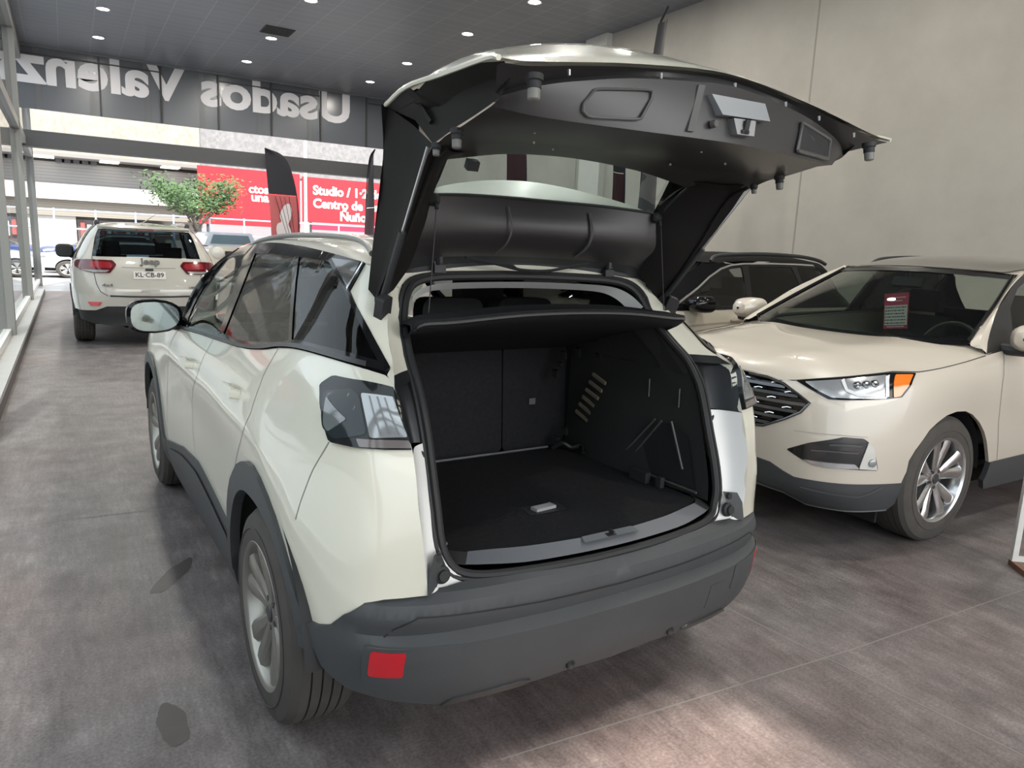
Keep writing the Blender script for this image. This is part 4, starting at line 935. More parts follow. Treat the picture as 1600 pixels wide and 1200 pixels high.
    m = MB(); m.box((-.60,.37,.45),(.60,.39,1.15)); m.box((-.62,.10,.71),(-.535,.38,1.15)); m.box((.535,.10,.71),(.62,.38,1.15)); m.build('boot_light_block', RUB, root)  # unseen boxes added to stop cabin light leaking into the boot

def tailgate(root):
    B2 = (-1, 1)
    g = link(bpy.data.objects.new('tailgate', None), root)
    def part(name, m, mt, **k): return m.build(name, mt, g, **k)
    # outer skin
    sk = [[(.665,-1.01,1.921),(.58,-1.0,1.930),(.3,-.995,1.972),(0,-.985,2.000)],
          [(.655,-.95,1.934),(.58,-.94,1.956),(.3,-.93,2.004),(0,-.90,2.034)],
          [(.652,-.74,1.938),(.56,-.73,2.000),(.3,-.70,2.074),(0,-.66,2.108)],
          [(.645,-.54,1.944),(.54,-.52,1.995),(.3,-.48,2.06),(0,-.45,2.095)],
          [(.632,-.385,1.926),(.53,-.38,1.950),(.3,-.35,1.985),(0,-.33,2.00)]]
    m = MB(); half_sheet(m, sk, 5, 4)
    for sx in B2: m.tube(spline([(sx*q[0][0],q[0][1],q[0][2]) for q in sk], 4), .006, 6)
    part('outer_skin', m, WHITE)
    # black spoiler side piece and rear window surround, forward of the skin
    for sx in B2:
        m = MB()
        Q = [(sx*.635,-.40,1.93),(sx*.64,-.54,1.947),(sx*.60,-.53,1.955),(sx*.52,-.38,1.955)]
        m.prism([(0,0),(1,0),(1,1),(0,1)], (sx*.615,-.37,1.905), (0,-.17,.012), (-sx*.05,0,.0), (0,0,.028))
        m.grid(np.array([spline([(sx*.645,-.385,1.925),(sx*.625,-.355,1.816),(sx*.612,-.30,1.726),(sx*.605,-.245,1.60),(sx*.60,-.19,1.43)], 4), spline([(sx*.52,-.36,1.95),(sx*.50,-.30,1.84),(sx*.49,-.24,1.73),(sx*.48,-.16,1.62),(sx*.46,-.09,1.53)], 4)]))
        part('spoiler_blade', m, mat('window_surround_black', (.012,.012,.013), .6, spec=.15))
    # white roof spoiler beyond the glass
    sp = [[(.46,-.265,1.715),(.36,-.20,1.752),(.18,-.15,1.785),(0,-.135,1.797)], [(.46,-.275,1.705),(.36,-.24,1.71),(.18,-.215,1.722),(0,-.205,1.725)]]
    sp2 = [[(.46,-.265,1.715),(.36,-.20,1.752),(.18,-.15,1.785),(0,-.135,1.797)], [(.50,-.16,1.60),(.36,-.09,1.62),(.18,-.06,1.63),(0,-.05,1.635)], [(.54,-.13,1.46),(.36,-.06,1.515),(.18,-.05,1.525),(0,-.045,1.53)]]
    m = MB(); lin_sheet(m, sp, 5); half_sheet(m, sp2, 5, 3); part('roof_spoiler', m, WHITE)
    # side flanks
    outl = [(-.375,1.925),(-.358,1.816),(-.30,1.726),(-.257,1.64),(-.20,1.43)]
    inl = [(-.585,1.812),(-.56,1.79),(-.49,1.70),(-.423,1.618),(-.207,1.383)]
    for sx in B2:
        m = MB()
        A = spline([(sx*(.625 if i < 2 else .605),y,z) for i,(y,z) in enumerate(outl)], 4)
        Bq = spline([(sx*.590,y,z) for y,z in inl], 4)
        mid = [tuple((np.array(a)+np.array(b))/2 + np.array([sx*-.012,0,0])) for a, b in zip(A, Bq)]
        m.grid(np.array([A, mid, Bq]))
        # lower flank: along the skin's side edge
        sk_e = spline([(sx*.630,-.375,1.925),(sx*.64,-.525,1.947),(sx*.645,-.60,1.925),(sx*.65,-.70,1.942),(sx*.645,-.87,1.937),(sx*.64,-.99,1.922)], 4)
        in_e = spline([(sx*.590,-.585,1.812),(sx*.592,-.64,1.822),(sx*.592,-.70,1.836),(sx*.592,-.78,1.85),(sx*.592,-.86,1.866),(sx*.595,-.91,1.876)], 4)
        mid = [tuple((np.array(a)+np.array(b))/2 + np.array([sx*-.02,0,.012])) for a, b in zip(sk_e, in_e)]
        m.grid(np.array([sk_e, mid, in_e]))
        m.tube(spline([(sx*.598,-.385,1.905),(sx*.606,-.52,1.915),(sx*.602,-.60,1.86)], 4), .007, 6)
        part('side_flank', m, mat('flank_trim', (.015,.0135,.013), .55, spec=.15))
    # inner frame beside the glass
    for sx in B2:
        m = MB()
        A = spline([(sx*.590,-.207,1.383),(sx*.590,-.423,1.618),(sx*.590,-.49,1.70),(sx*.590,-.56,1.79),(sx*.590,-.60,1.815)], 4)
        Bq = spline([(sx*.47,-.20,1.50),(sx*.465,-.285,1.62),(sx*.44,-.29,1.715),(sx*.465,-.42,1.800),(sx*.44,-.47,1.818)], 4)
        mid = [tuple((np.array(a)+np.array(b))/2 + np.array([0,-.012,-.012])) for a, b in zip(A, Bq)]
        m.grid(np.array([A, mid, Bq]))
        m.tube(spline([(sx*.575,-.30,1.49),(sx*.565,-.41,1.62),(sx*.56,-.52,1.76),(sx*.56,-.60,1.80)], 5), .006, 6)
        part('inner_frame', m, mat('flank_trim', (.015,.0135,.013), .55, spec=.15))
    # padded band above the hinge line
    bl = [(.50,-.195,1.50),(.44,-.185,1.525),(.25,-.165,1.538),(0,-.155,1.543)]
    bm_ = [(.525,-.27,1.60),(.46,-.285,1.615),(.25,-.262,1.63),(0,-.250,1.638)]
    bh = [(.46,-.295,1.700),(.44,-.292,1.712),(.25,-.252,1.724),(0,-.232,1.727)]
    hg = [(.59,-.205,1.385),(.48,-.165,1.455),(.27,-.135,1.49),(0,-.12,1.50)]
    m = MB(); half_sheet(m, [bl, [((a[0]+b[0])/2,(a[1]+b[1])/2-.018,(a[2]+b[2])/2) for a,b in zip(bl,bm_)], bm_, bh], 5, 4); band = part('upper_trim_band', m, TRIMG)
    m = MB()
    for x in (-.155, .175):
        m.tube(spline([(x,-.185,1.55),(x+.005,-.245,1.585),(x+.008,-.268,1.635),(x,-.255,1.70)], 4), .003 if x < 0 else .005, 5)
    m.build('band_seam', mat('seam_grey', (.10,.095,.09), .35), band)
    m = MB(); lin_sheet(m, [bl, [((a[0]+b[0])/2,(a[1]+b[1])/2+.012,(a[2]+b[2])/2) for a,b in zip(bl,hg)], hg], 6); part('hinge_trim', m, BLACK)
    m = MB(); m.tube(spline(sym([(.462,-.300,1.702),(.44,-.297,1.714),(.25,-.256,1.727),(0,-.236,1.730)]), 6), .0045, 6)
    for sx in B2: m.tube(spline([(sx*.462,-.300,1.702),(sx*.458,-.35,1.75),(sx*.468,-.42,1.802)], 4), .0045, 6)
    part('glass_seal', m, RUB)
    gl = [bh, [(.455,-.355,1.757),(.44,-.345,1.765),(.25,-.315,1.787),(0,-.297,1.797)], [(.475,-.425,1.806),(.44,-.412,1.812),(.25,-.388,1.846),(0,-.365,1.862)]]
    m = MB(); half_sheet(m, gl, 5, 4); part('rear_window', m, GGATE)
    # lower trim: downward face, then the upright panel with the latch
    T0 = [(.592,-.585,1.800),(.475,-.428,1.800),(.44,-.415,1.806),(.25,-.392,1.840),(0,-.368,1.856)]
    T1 = [(.594,-.72,1.832),(.50,-.66,1.838),(.42,-.64,1.843),(.25,-.62,1.855),(0,-.61,1.864)]
    T2 = [(.594,-.87,1.862),(.53,-.922,1.845),(.43,-.955,1.839),(.27,-.99,1.836),(0,-1.02,1.836)]
    T3 = [(.597,-.91,1.876),(.52,-.945,1.902),(.43,-.965,1.922),(.27,-.985,1.948),(0,-1.0,1.968)]
    F_ = [(.655,-1.006,1.914),(.58,-.995,1.922),(.45,-.992,1.944),(.28,-.99,1.968),(0,-.983,1.994)]
    m = MB(); half_sheet(m, [T0, [((a[0]+b[0])/2,(a[1]+b[1])/2,(a[2]+b[2])/2+.006) for a,b in zip(T0,T1)], T1, T2], 5, 4); tl = part('lower_trim', m, TRIMG)
    m = MB(); lin_sheet(m, [T2, [((a[0]*.4+b[0]*.6),(a[1]*.4+b[1]*.6)-.006,(a[2]*.4+b[2]*.6)) for a,b in zip(T2,T3)], T3], 6); up = part('latch_panel', m, TRIMG)
    m = MB(); lin_sheet(m, [T3, [(a[0],a[1]+.022,a[2]+.010) for a in T3], [(b[0],b[1]+.018,b[2]-.002) for b in F_], F_], 6); part('edge_flange', m, mat('gate_flange_grey', (.045,.043,.043), .45))
    for x in (-.48,-.22,.03,.22,.36,.52):
        m = MB(); P = np.array([np.interp(abs(x), [p[0] for p in F_[::-1]], [p[i] for p in F_[::-1]]) for i in range(3)]); m.lathe([(0,.004),(.012,.003),(.012,.0001)], 6, (x,P[1]+.008,P[2]-.006), (0,-.2,-1))
        part('flange_clip', m, STEEL)
    def onpanel(x, t, o=.004):     # point on the latch panel: t 0 at the crease, 1 at the top
        a = np.array([np.interp(abs(x), [p[0] for p in T2[::-1]], [p[i] for p in T2[::-1]]) for i in range(3)]); b = np.array([np.interp(abs(x), [p[0] for p in T3[::-1]], [p[i] for p in T3[::-1]]) for i in range(3)])
        a[0] = b[0] = x; p = a + (b-a)*t; p[1] -= .008 + o*.5; return p
    def outline(pts): return [tuple(onpanel(x, t)) for x, t in pts]
    trap = [(-.40,.80),(-.255,.78),(-.258,.62),(-.285,.20),(-.41,.14),(-.425,.28),(-.425,.45)]
    m = MB(); L_ = rounded(trap, .03); m.tube(outline(L_), .0032, 6, closed=True); m.build('panel_lid_edge', mat('pale_trim_edge', (.075,.073,.07), .5), up)
    m = MB(); tr2 = rounded([(.275,.78),(.44,.74),(.455,.15),(.265,.12)], .02); m.tube(outline(tr2), .0055, 6, closed=True); m.build('grip_rim', mat('pale_trim_edge', (.075,.073,.07), .5), up)
    m = MB(); n_ = len(tr2); V = outline(tr2)
    m.add([(p[0],p[1]-.0005,p[2]) for p in V], [tuple(range(n_))]); m.build('grip_recess', RUB, up, smooth=False)
    m = MB(); a, b, c, d = (-.095,-1.022,1.936), (.092,-1.022,1.940), (.100,-1.036,1.898), (-.068,-1.036,1.892)
    e0 = [(p[0],p[1]+.05,p[2]) for p in (a,b,c,d)]; m.add([a,b,c,d]+e0, [(0,1,2,3),(3,2,6,7),(0,3,7,4),(1,5,6,2),(0,4,5,1)]); m.build('latch_cover', mat('brushed_latch_plate', (.52,.55,.57), .35, metal=.8), up, smooth=False)
    m = MB(); a, b, c, d = (-.028,-1.034,1.890), (.050,-1.034,1.893), (.042,-1.040,1.856), (-.018,-1.040,1.854)
    m.add([a,b,c,d]+[(p[0],p[1]+.03,p[2]) for p in (a,b,c,d)], [(0,1,2,3),(3,2,6,7),(0,3,7,4),(1,5,6,2)]); la = m.build('latch', STEEL, up, smooth=False)
    m = MB(); p = np.array([.012,-1.040,1.874]); m.obox(p, (.007,0,0),(0,.003,0),(.003,.0,.016)); m.obox(p+np.array([-.004,0,-.012]), (.012,0,0),(0,.003,0),(0,0,.004)); m.build('latch_slot', RUB, up)
    m = MB(); p = onpanel(-.082,.28,.01); m.lathe([(0,.010),(.012,.008),(.012,.0001)], 10, p, (0,-1,0)); a, b, c, d = onpanel(-.12,.97,.003), onpanel(-.10,.97,.003), onpanel(-.135,.10,.008), onpanel(-.155,.10,.008)
    m.add([a,b,c,d]+[(q[0],q[1]+.02,q[2]) for q in (a,b,c,d)], [(0,1,2,3),(0,3,7,4),(1,5,6,2)]); m.build('latch_rib', mat('pale_trim_edge', (.075,.073,.07), .5), up)
    m = MB(); m.obox((-.20,-.70,1.858),(.06,-.012,0),(.004,.006,0),(0,0,.003)); m.build('trim_slot', RUB, tl)
    m = MB()
    for x, y in ((-.30,-.60),(-.18,-.52),(.33,-.70),(.25,-.55),(.12,-.80),(-.40,-.75)):
        m.lathe([(0,.0035),(.006,.0025),(.006,.0001)], 8, (x,y,1.845 + .02*(1-abs(x)*2)*.5), (0,0,-1))
    m.build('dust_spots', mat('dust_spot', (.40,.38,.34), .8), tl)
    # rubber buffers
    for sx in B2:
        for P, ln, r in (((.575,-1.0,1.905), .050, .015), ((.585,-.70,1.835), .045, .013), ((.588,-.60,1.812), .030, .010)):
            m = MB(); m.lathe([(0,r*1.25),(.012,r*1.25),(.014,r),(ln*.55,r),(ln*.57,r*.85)], 14, (sx*P[0],P[1],P[2]), (.06*sx,-.12,-1)); b_ = part('buffer', m, RUB)
            m = MB(); m.lathe([(ln*.55,r*.9),(ln*.95,r*.85),(ln,r*.6),(ln,.0001)], 14, (sx*P[0],P[1],P[2]), (.06*sx,-.12,-1)); m.build('buffer_tip', mat('pale_buffer_tip', (.17,.165,.15), .5), b_)
        m = MB(); m.lathe([(0,.020),(.012,.018),(.02,.010),(.03,.0001)], 14, (sx*.445,-.30,1.70), (0,-1,-.3)); m.tube([(sx*.445,-.315,1.70),(sx*.445,-.325,1.672)], .006, 6); part('cord_hook', m, RUB)
        # hinges
        m = MB(); m.tube(spline([(sx*.355,-.12,1.555),(sx*.352,-.165,1.535),(sx*.35,-.16,1.50),(sx*.35,-.12,1.487)], 4), .011, 6)
        m.obox((sx*.352,-.165,1.495),(.020,0,0),(0,.010,0),(0,0,.012)); m.obox((sx*.36,-.155,1.53),(.012,0,.006),(0,.008,0),(-.006,0,.020)); part('hinge', m, BLACK)
    m = MB()
    for k in range(5):
        m.tube(spline([(-.27+.012*k,-.19,1.535-.004*k),(-.15+.01*k,-.20,1.515),(-.06,-.19,1.500),(.05,-.19,1.498),(.13,-.20,1.512),(.24-.01*k,-.19,1.530-.003*k)], 4), .005, 5)
    part('wiring_loom', m, BLACK)
    m = MB(); m.obox((-.36,-.375,1.80),(.018,0,0),(0,.010,.006),(0,-.006,.012)); part('high_brake_light', m, BLACK)
    # gas struts (body to gate)
    for sx in B2:
        a = Vector((sx*.572,-.225,1.392)); b = Vector((sx*.600,-.578,1.806)); c = a.lerp(b, .50)
        m = MB(); m.tube([a, c], .011, 10); m.lathe([(0,.016),(.03,.016),(.03,.0001)], 10, a, b-a); st = m.build('gas_strut', BLACK, root)
        m = MB(); m.tube([c, b], .0045, 8); m.build('strut_rod', STEEL, st)
        m = MB(); m.prism(rounded([(-.026,-.045),(.026,-.05),(.03,.035),(-.02,.05)], .012), (sx*.590,-.25,1.375), (sx*.75,-.45,0), (0,-.35,1), (-sx*.014,-.026,-.008)); m.build('strut_base', RUB, st)
white_suv()
# ---------------------------------------------------------------- the pale SUV parked on the right, nose to the left
def fe(s, z, sx=1, off=0.0):
    P = FORD([s], [z]); N = outward(FORD, P, FORD.normal([s], [z])); p = (P + N*off)[0]; return (sx*p[0], p[1], p[2])
def windows_cabin(root, dash_y, seat_y, hw=.36, zs=.55, top=1.18, mt=None):
    mt = mt or SEAT
    for sx in (-1, 1):
        s = MB()
        s.grid(np.array([spline([(sx*hw+dx,seat_y+.55,zs),(sx*hw+dx,seat_y+.15,zs-.02),(sx*hw+dx*.95,seat_y+.03,zs+.15),(sx*hw+dx*.85,seat_y-.10,top)], 4) for dx in (-.25,-.12,.12,.25)]))
        s.grid(np.array([spline([(sx*hw+dx,seat_y+.55,zs-.15),(sx*hw+dx,seat_y,zs-.15),(sx*hw+dx*.95,seat_y-.1,zs+.15),(sx*hw+dx*.85,seat_y-.20,top)], 4) for dx in (-.25,-.12,.12,.25)]))
        s.obox((sx*hw,seat_y-.15,top+.12),(.12,0,0),(0,.045,0),(0,0,.09)); s.build('front_seat', mt, root)
def pale_suv():
    root = tag(empty('sport_utility_car', (5.69,.74,0), math.radians(90)), 'cream white sport utility car with black roof and a red price sheet behind its windscreen', 'car')
    B2 = (-1, 1)
    hood = [(.47,.921),(.57,.932),(.719,.958),(.872,.983),(1.059,1.008),(1.256,1.007),(1.45,1.025),(1.64,1.044),(1.992,1.077)]
    clad = [(0,.475),(.396,.473),(.482,.465),(.56,.43),(.622,.408),(.778,.406),(1.05,.405),(1.279,.398)]
    arF = [(1.286,.527),(1.325,.585),(1.37,.63),(1.43,.69),(1.498,.728),(1.58,.762),(1.668,.777),(1.76,.772),(1.837,.745),(1.93,.69),(2.004,.626),(2.05,.57),(2.083,.518),(2.147,.42)]
    grille = [(0,.645),(.371,.655),(.423,.661),(.541,.718),(.632,.769),(.675,.823),(.601,.862),(.503,.906),(.386,.929),(.265,.932),(0,.937)]
    arR = arc_sz(4.5, .375, .47, 175, 5, 20)
    body = clad + arF + [(2.588,.424),(3.3,.42),(4.02,.42)] + arR + [(5.0,.45),(6.1,.5),(6.1,1.02),(5.5,1.15),(4.5,1.18),(3.3,1.165),(2.5,1.125),(2.2,1.10)] + hood[::-1] + [(.386,.926),(.265,.928)] + grille[::-1][2:] 
    for sx in B2:
        m = MB(); patch(m, FORD, body, off=0, thick=.02, res=.055, sx=(sx,)); m.build('body_side', WHITE2, root)
    # bonnet
    E = [(.30,.934)] + hood + [(2.15,1.105)]
    C = [(3.795,.945),(3.79,.955),(3.775,.975),(3.73,1.005),(3.64,1.035),(3.50,1.058),(3.32,1.075),(3.16,1.09),(3.0,1.103),(2.80,1.116),(2.68,1.120)]
    rails = []
    for (s, z), (yc, zc) in zip(E, C):
        p = fe(s, z); q = lambda t, dz: (p[0]*(1-t), p[1]+(yc-p[1])*(1-(1-t)**2), p[2]+(zc-p[2])*(1-(1-t)**2)+dz)
        k = .012 if s > .8 else .004
        rails.append([p, q(.22, k), q(.45, k*1.6), q(.7, k*.4), (0, yc, zc)])
    m = MB(); half_sheet(m, rails, 4, 3); m.build('bonnet', WHITE2, root)
    for sx in B2:
        m = MB(); strip(m, FORD, hood, .005, off=.001, sx=(sx,)); m.build('bonnet_gap', RUB, root)
        m = MB(); strip(m, FORD, [(2.21,1.12),(2.15,1.02),(2.126,.908),(2.135,.78),(2.152,.671),(2.241,.417)], .005, off=.001, sx=(sx,)); m.build('door_gap', mat('panel_gap', (.22,.21,.19), .7), root)
        m = MB(); strip(m, FORD, [(1.9,1.005),(2.3,1.012),(2.8,1.02),(4.0,1.03)], .006, off=.001, sx=(sx,)); m.build('side_crease', WHITE2, root)
    # grille
    m = MB(); patch(m, FORD, grille, off=-.035, thick=0, res=.06, sx=B2); gr = m.build('grille', GLOSS, root)
    SLAT = mat('grille_slat_grey', (.13,.135,.145), .25, metal=.6)
    def inside_g(s, z): return inside(grille, s, z)
    for k, z in enumerate((.680,.722,.766,.810,.852,.894)):
        smax = max(s for s in np.linspace(0, .67, 68) if inside_g(s, z))
        for sx in B2:
            m = MB(); strip(m, FORD, [(0.0,z),(smax*.5,z),(smax-.008,z)], .017, off=-.012, sx=(sx,))
            a = np.array([fe(s, z+.007, sx, -.012) for s in np.linspace(0, smax-.008, 14)]); b = np.array([fe(s, z+.004, sx, -.035) for s in np.linspace(0, smax-.008, 14)]); m.grid(np.array([a, b]))
            m.build('slat', SLAT, gr)
            for q in range(3):
                s0 = .12 + .2*q + (.1 if k % 2 else 0)
                if s0 + .05 < smax:
                    m = MB(); m.tube([fe(s0, z+.012, sx, -.012), fe(s0+.03, z+.020, sx, -.010), fe(s0+.055, z+.018, sx, -.010)], .004, 6); m.build('slat_tip', CHROME, gr)
    for sx in B2:
        m = MB(); m.tube([fe(s, z, sx, .002) for s, z in dense(grille[1:-1], .03, closed=False)], .008, 8); m.build('grille_surround', mat('dark_chrome', (.16,.16,.165), .2, metal=.9), gr)
    # lamps
    hl = [(.566,.931),(.872,.980),(1.055,1.003),(1.24,1.002),(1.232,.938),(1.182,.878),(1.045,.867),(.764,.852),(.686,.886)]
    for sx in B2:
        m = MB(); patch(m, FORD, rounded(hl, .012), off=.004, thick=.03, res=.04, sx=(sx,)); h = m.build('headlamp', GLOSS, root)
        m = MB(); patch(m, FORD, rounded([(.62,.929),(.872,.970),(1.035,.990),(1.075,.872),(.868,.866),(.773,.863),(.705,.890)], .01), off=.007, thick=.004, res=.03, sx=(sx,)); m.build('headlamp_lens', mat('clear_headlamp', (.62,.63,.64), .16, metal=.75, coat=1.0), h)
        m = MB(); patch(m, FORD, rounded([(1.088,.992),(1.218,.993),(1.21,.938),(1.165,.884),(1.118,.878)], .008), off=.009, thick=.004, res=.03, sx=(sx,)); m.build('side_marker', AMBER, h)
        m = MB(); strip(m, FORD, [(.80,.955),(.835,.905),(.90,.885),(1.03,.884)], .014, off=.011, sx=(sx,)); strip(m, FORD, [(1.04,.985),(1.062,.93),(1.075,.88)], .022, off=.010, sx=(sx,)); m.build('lamp_strip', mat('lamp_white', (.75,.76,.77), .2), h)
        m = MB()
        for k in range(3):
            s0 = .885+.048*k; m.lathe([(-.002,.022),(.006,.020),(.010,.012),(.008,.0001)], 16, fe(s0, .932+.006*k, sx, .008), Vector(fe(s0,.93,sx,.05))-Vector(fe(s0,.93,sx,0)))
        m.build('projector', mat('lamp_dark_chrome', (.25,.26,.27), .1, metal=1.0), h)
        fog = rounded([(.568,.556),(.687,.613),(.846,.664),(.962,.660),(1.0,.632),(1.045,.548),(1.064,.483),(.917,.488),(.748,.491),(.653,.517)], .015)
        m = MB(); patch(m, FORD, fog, off=.002, thick=.01, res=.04, sx=(sx,)); f = m.build('fog_lamp_pocket', mat('pocket_black', (.012,.012,.013), .25, coat=.6), root)
        for ln in ([(.70,.575),(.80,.582),(.935,.582)], [(.78,.615),(.86,.622),(.95,.620)]):
            m = MB(); strip(m, FORD, ln, .010, off=.007, sx=(sx,)); m.build('pocket_bar', mat('pocket_bar_grey', (.06,.06,.063), .2, coat=.5), f)
        m = MB(); patch(m, FORD, rounded([(.665,.519),(.772,.517),(.922,.518),(.948,.494),(.774,.490),(.71,.497)], .006), off=.008, thick=.006, res=.03, sx=(sx,)); m.build('pocket_chrome', CHROME, f)
        m = MB(); patch(m, FORD, rounded([(.986,.645),(1.019,.608),(1.055,.488),(.945,.494)], .008), off=.008, thick=.006, res=.03, sx=(sx,)); fl = m.build('fog_lamp', mat('fog_clear', (.62,.61,.57), .12, coat=1.0), f)
        m = MB(); m.lathe([(0,.024),(.006,.022),(.010,.010),(.009,.0001)], 16, fe(1.018,.528,sx,.008), Vector(fe(1.018,.528,sx,.05))-Vector(fe(1.018,.528,sx,0))); m.build('fog_bulb', CLEAR, fl)
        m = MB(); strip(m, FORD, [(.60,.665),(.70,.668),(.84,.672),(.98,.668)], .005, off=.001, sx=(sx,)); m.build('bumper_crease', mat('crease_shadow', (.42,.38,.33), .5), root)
        # lower cladding
        low = clad + [(1.262,.30),(1.124,.239),(.807,.238),(.628,.24),(.568,.30),(.401,.317),(0,.317)]
        m = MB(); patch(m, FORD, low, off=.006, thick=.03, res=.05, sx=(sx,)); c = m.build('bumper_cladding', CLAD, root)
        m = MB(); strip(m, FORD, [(0,.322),(.401,.320),(.55,.305),(.60,.275),(.64,.247),(.807,.241),(1.11,.241)], .010, off=.012, sx=(sx,)); m.build('cladding_trim', mat('skid_trim_grey', (.30,.30,.30), .3, metal=.5), c)
        m = MB(); strip(m, FORD, [(.66,.36),(.80,.345),(.95,.335),(1.02,.355),(1.10,.39)], .007, off=.010, sx=(sx,)); m.build('cladding_crease', mat('clad_edge', (.085,.088,.09), .45), c)
        m = MB()
        for z in (.35,.38,.41,.44): strip(m, FORD, [(0,z),(.2,z),(.40,z)], .012, off=.010, sx=(sx,))
        m.build('intake_bars', RUB, c)
        sl = [(2.147,.42),(2.588,.424),(3.3,.42),(4.02,.42),(4.02,.24),(3.3,.235),(2.588,.235),(2.20,.235),(2.14,.30)]
        m = MB(); patch(m, FORD, sl, off=.010, thick=.03, res=.06, sx=(sx,)); m.build('sill_cladding', CLAD, root)
        arch_liner(root, sx*.925, 2.85, sx, R=.375, rad=.425, a0=.99, a1=.22); arch_liner(root, sx*.94, 0, sx, R=.375, rad=.47)
        for y in (2.85, 0):
            w = link(bpy.data.objects.new('wheel', None), root); wheel(w, sx*.945, y, sx, R=.373, rr=.245, w=.245, spokes=5, style='double', am=mat('bright_alloy', (.62,.62,.62), .22, metal=.95))
        m = MB(); m.box((sx*.70-.09, 3.18, .12),(sx*.70+.09, 3.20, .30)); m.build('air_deflector', RUB, root)
    m = MB(); m.box((-.80,.6,.24),(.80,2.2,.34)); m.box((-.62,-.7,.28),(.62,3.55,.44)); m.build('underbody', RUB, root)
    # windscreen, pillars, roof
    base = [(.79,2.47,1.150),(.55,2.62,1.135),(.3,2.67,1.122),(0,2.685,1.117)]
    ws = [base, [(.715,2.08,1.345),(.45,2.22,1.358),(.2,2.27,1.362),(0,2.28,1.364)], [(.625,1.70,1.535),(.4,1.78,1.552),(.2,1.82,1.560),(0,1.83,1.563)]]
    m = MB(); half_sheet(m, ws, 5, 5); wsc = m.build('windscreen', GWIND, root)
    top = [(a[0]*.985+.015*b[0], a[1]*.86+.14*b[1], a[2]*.86+.14*b[2]+.006) for a, b in zip(ws[2], ws[1])]; m = MB(); lin_sheet(m, [[(p[0],p[1],p[2]+.006) for p in ws[2]], top], 6); m.build('windscreen_band', mat('black_frit', (.012,.011,.011), .25), wsc)
    for sx in B2:
        A = spline([(sx*.80,2.47,1.148),(sx*.722,2.08,1.345),(sx*.63,1.70,1.535)], 6); m = MB(); m.tube([(p[0]-sx*.01,p[1],p[2]+.002) for p in A], .014, 8); m.build('windscreen_edge', GLOSS, root)
    m = MB(); lin_sheet(m, [[(p[0]*1.0,p[1]+.05 if p[0] < .7 else p[1]+.01,p[2]-.028) for p in base], [(p[0],p[1]-.01,p[2]+.006) for p in base], [(p[0]*.98,p[1]-.05,p[2]+.020) for p in base]], 5); m.build('cowl', GLOSS, root)
    for sx in B2:
        W = [(2.02,1.09),(2.131,1.176),(2.347,1.347),(2.60,1.47),(2.877,1.560)]
        Wp = spline([fe(s, z, sx) for s, z in W], 5); A = spline([(sx*.845,2.50,1.115),(sx*.80,2.47,1.15),(sx*.722,2.08,1.345),(sx*.675,1.88,1.45),(sx*.632,1.66,1.55)], 5)
        m = MB(); mid = [tuple((np.array(a)+np.array(b))/2 + np.array([sx*.012,.012,.010])) for a, b in zip(A, Wp)]; m.grid(np.array([A, mid, Wp])); m.build('windscreen_pillar', WHITE2, root)
        fr = [(2.02,1.09),(2.131,1.176),(2.347,1.347),(2.60,1.47),(2.877,1.560),(3.4,1.565),(4.6,1.55),(5.0,1.50),(5.2,1.35),(5.35,1.20),(4.5,1.175),(3.3,1.160),(2.5,1.12)]
        g1 = rounded([(2.34,1.15),(2.45,1.34),(2.66,1.46),(2.93,1.535),(3.35,1.54),(3.28,1.18)], .03); g2 = rounded([(3.45,1.18),(3.47,1.54),(4.4,1.53),(4.35,1.195)], .03)
        m = MB(); patch(m, FORD, fr, (g1, g2), off=.004, thick=.02, res=.06, sx=(sx,)); m.build('window_frame', mat('satin_window_frame', (.02,.02,.021), .3), root)
        m = MB(); patch(m, FORD, g1, off=.0, thick=0, res=.06, sx=(sx,)); m.build('front_door_glass', GSIDE, root)
        m = MB(); patch(m, FORD, g2, off=.0, thick=0, res=.06, sx=(sx,)); m.build('rear_door_glass', GDARK, root)
        # mirrors
        m = MB(); sec = []
        for y, k in ((2.17,.75),(2.19,1.0),(2.25,1.02),(2.33,.88),(2.39,.5),(2.40,.1)):
            sec.append([(sx*(1.055 + .125*k*np.sign(math.cos(a))*abs(math.cos(a))**.7), y, 1.185 + .085*k*np.sign(math.sin(a))*abs(math.sin(a))**.7) for a in np.linspace(0, 2*math.pi, 20, endpoint=False)])
        m.grid(np.array(sec), close=True); m.add(sec[0], [tuple(range(20))]); mi = m.build('door_mirror', WHITE2, root)
        m = MB(); m.tube([(sx*.86,2.30,1.11),(sx*.95,2.28,1.105),(sx*1.14,2.27,1.108)], [.035,.032,.028], 8); m.build('mirror_foot', BLACK, mi)
    rf = [[(.632,1.68,1.548),(.40,1.775,1.563),(.2,1.81,1.570),(0,1.82,1.573)], [(.650,1.2,1.575),(.45,1.28,1.635),(.2,1.30,1.655),(0,1.30,1.66)], [(.655,.4,1.572),(.45,.4,1.65),(.2,.4,1.672),(0,.4,1.678)], [(.63,-.3,1.54),(.45,-.35,1.62),(.2,-.37,1.64),(0,-.38,1.645)]]
    m = MB(); half_sheet(m, rf, 5, 5); m.build('roof', WHITE2, root)
    pr = [[(r[0][0]*.90,r[1][1]*.35+r[0][1]*.65,r[0][2]+(r[1][2]-r[0][2])*.42+.006)] + [(p[0],p[1],p[2]+.006) for p in r[1:]] for r in rf]
    m = MB(); half_sheet(m, pr, 5, 5); m.build('panoramic_roof', mat('roof_glass_black', (.018,.017,.016), .12, coat=1.0), root)
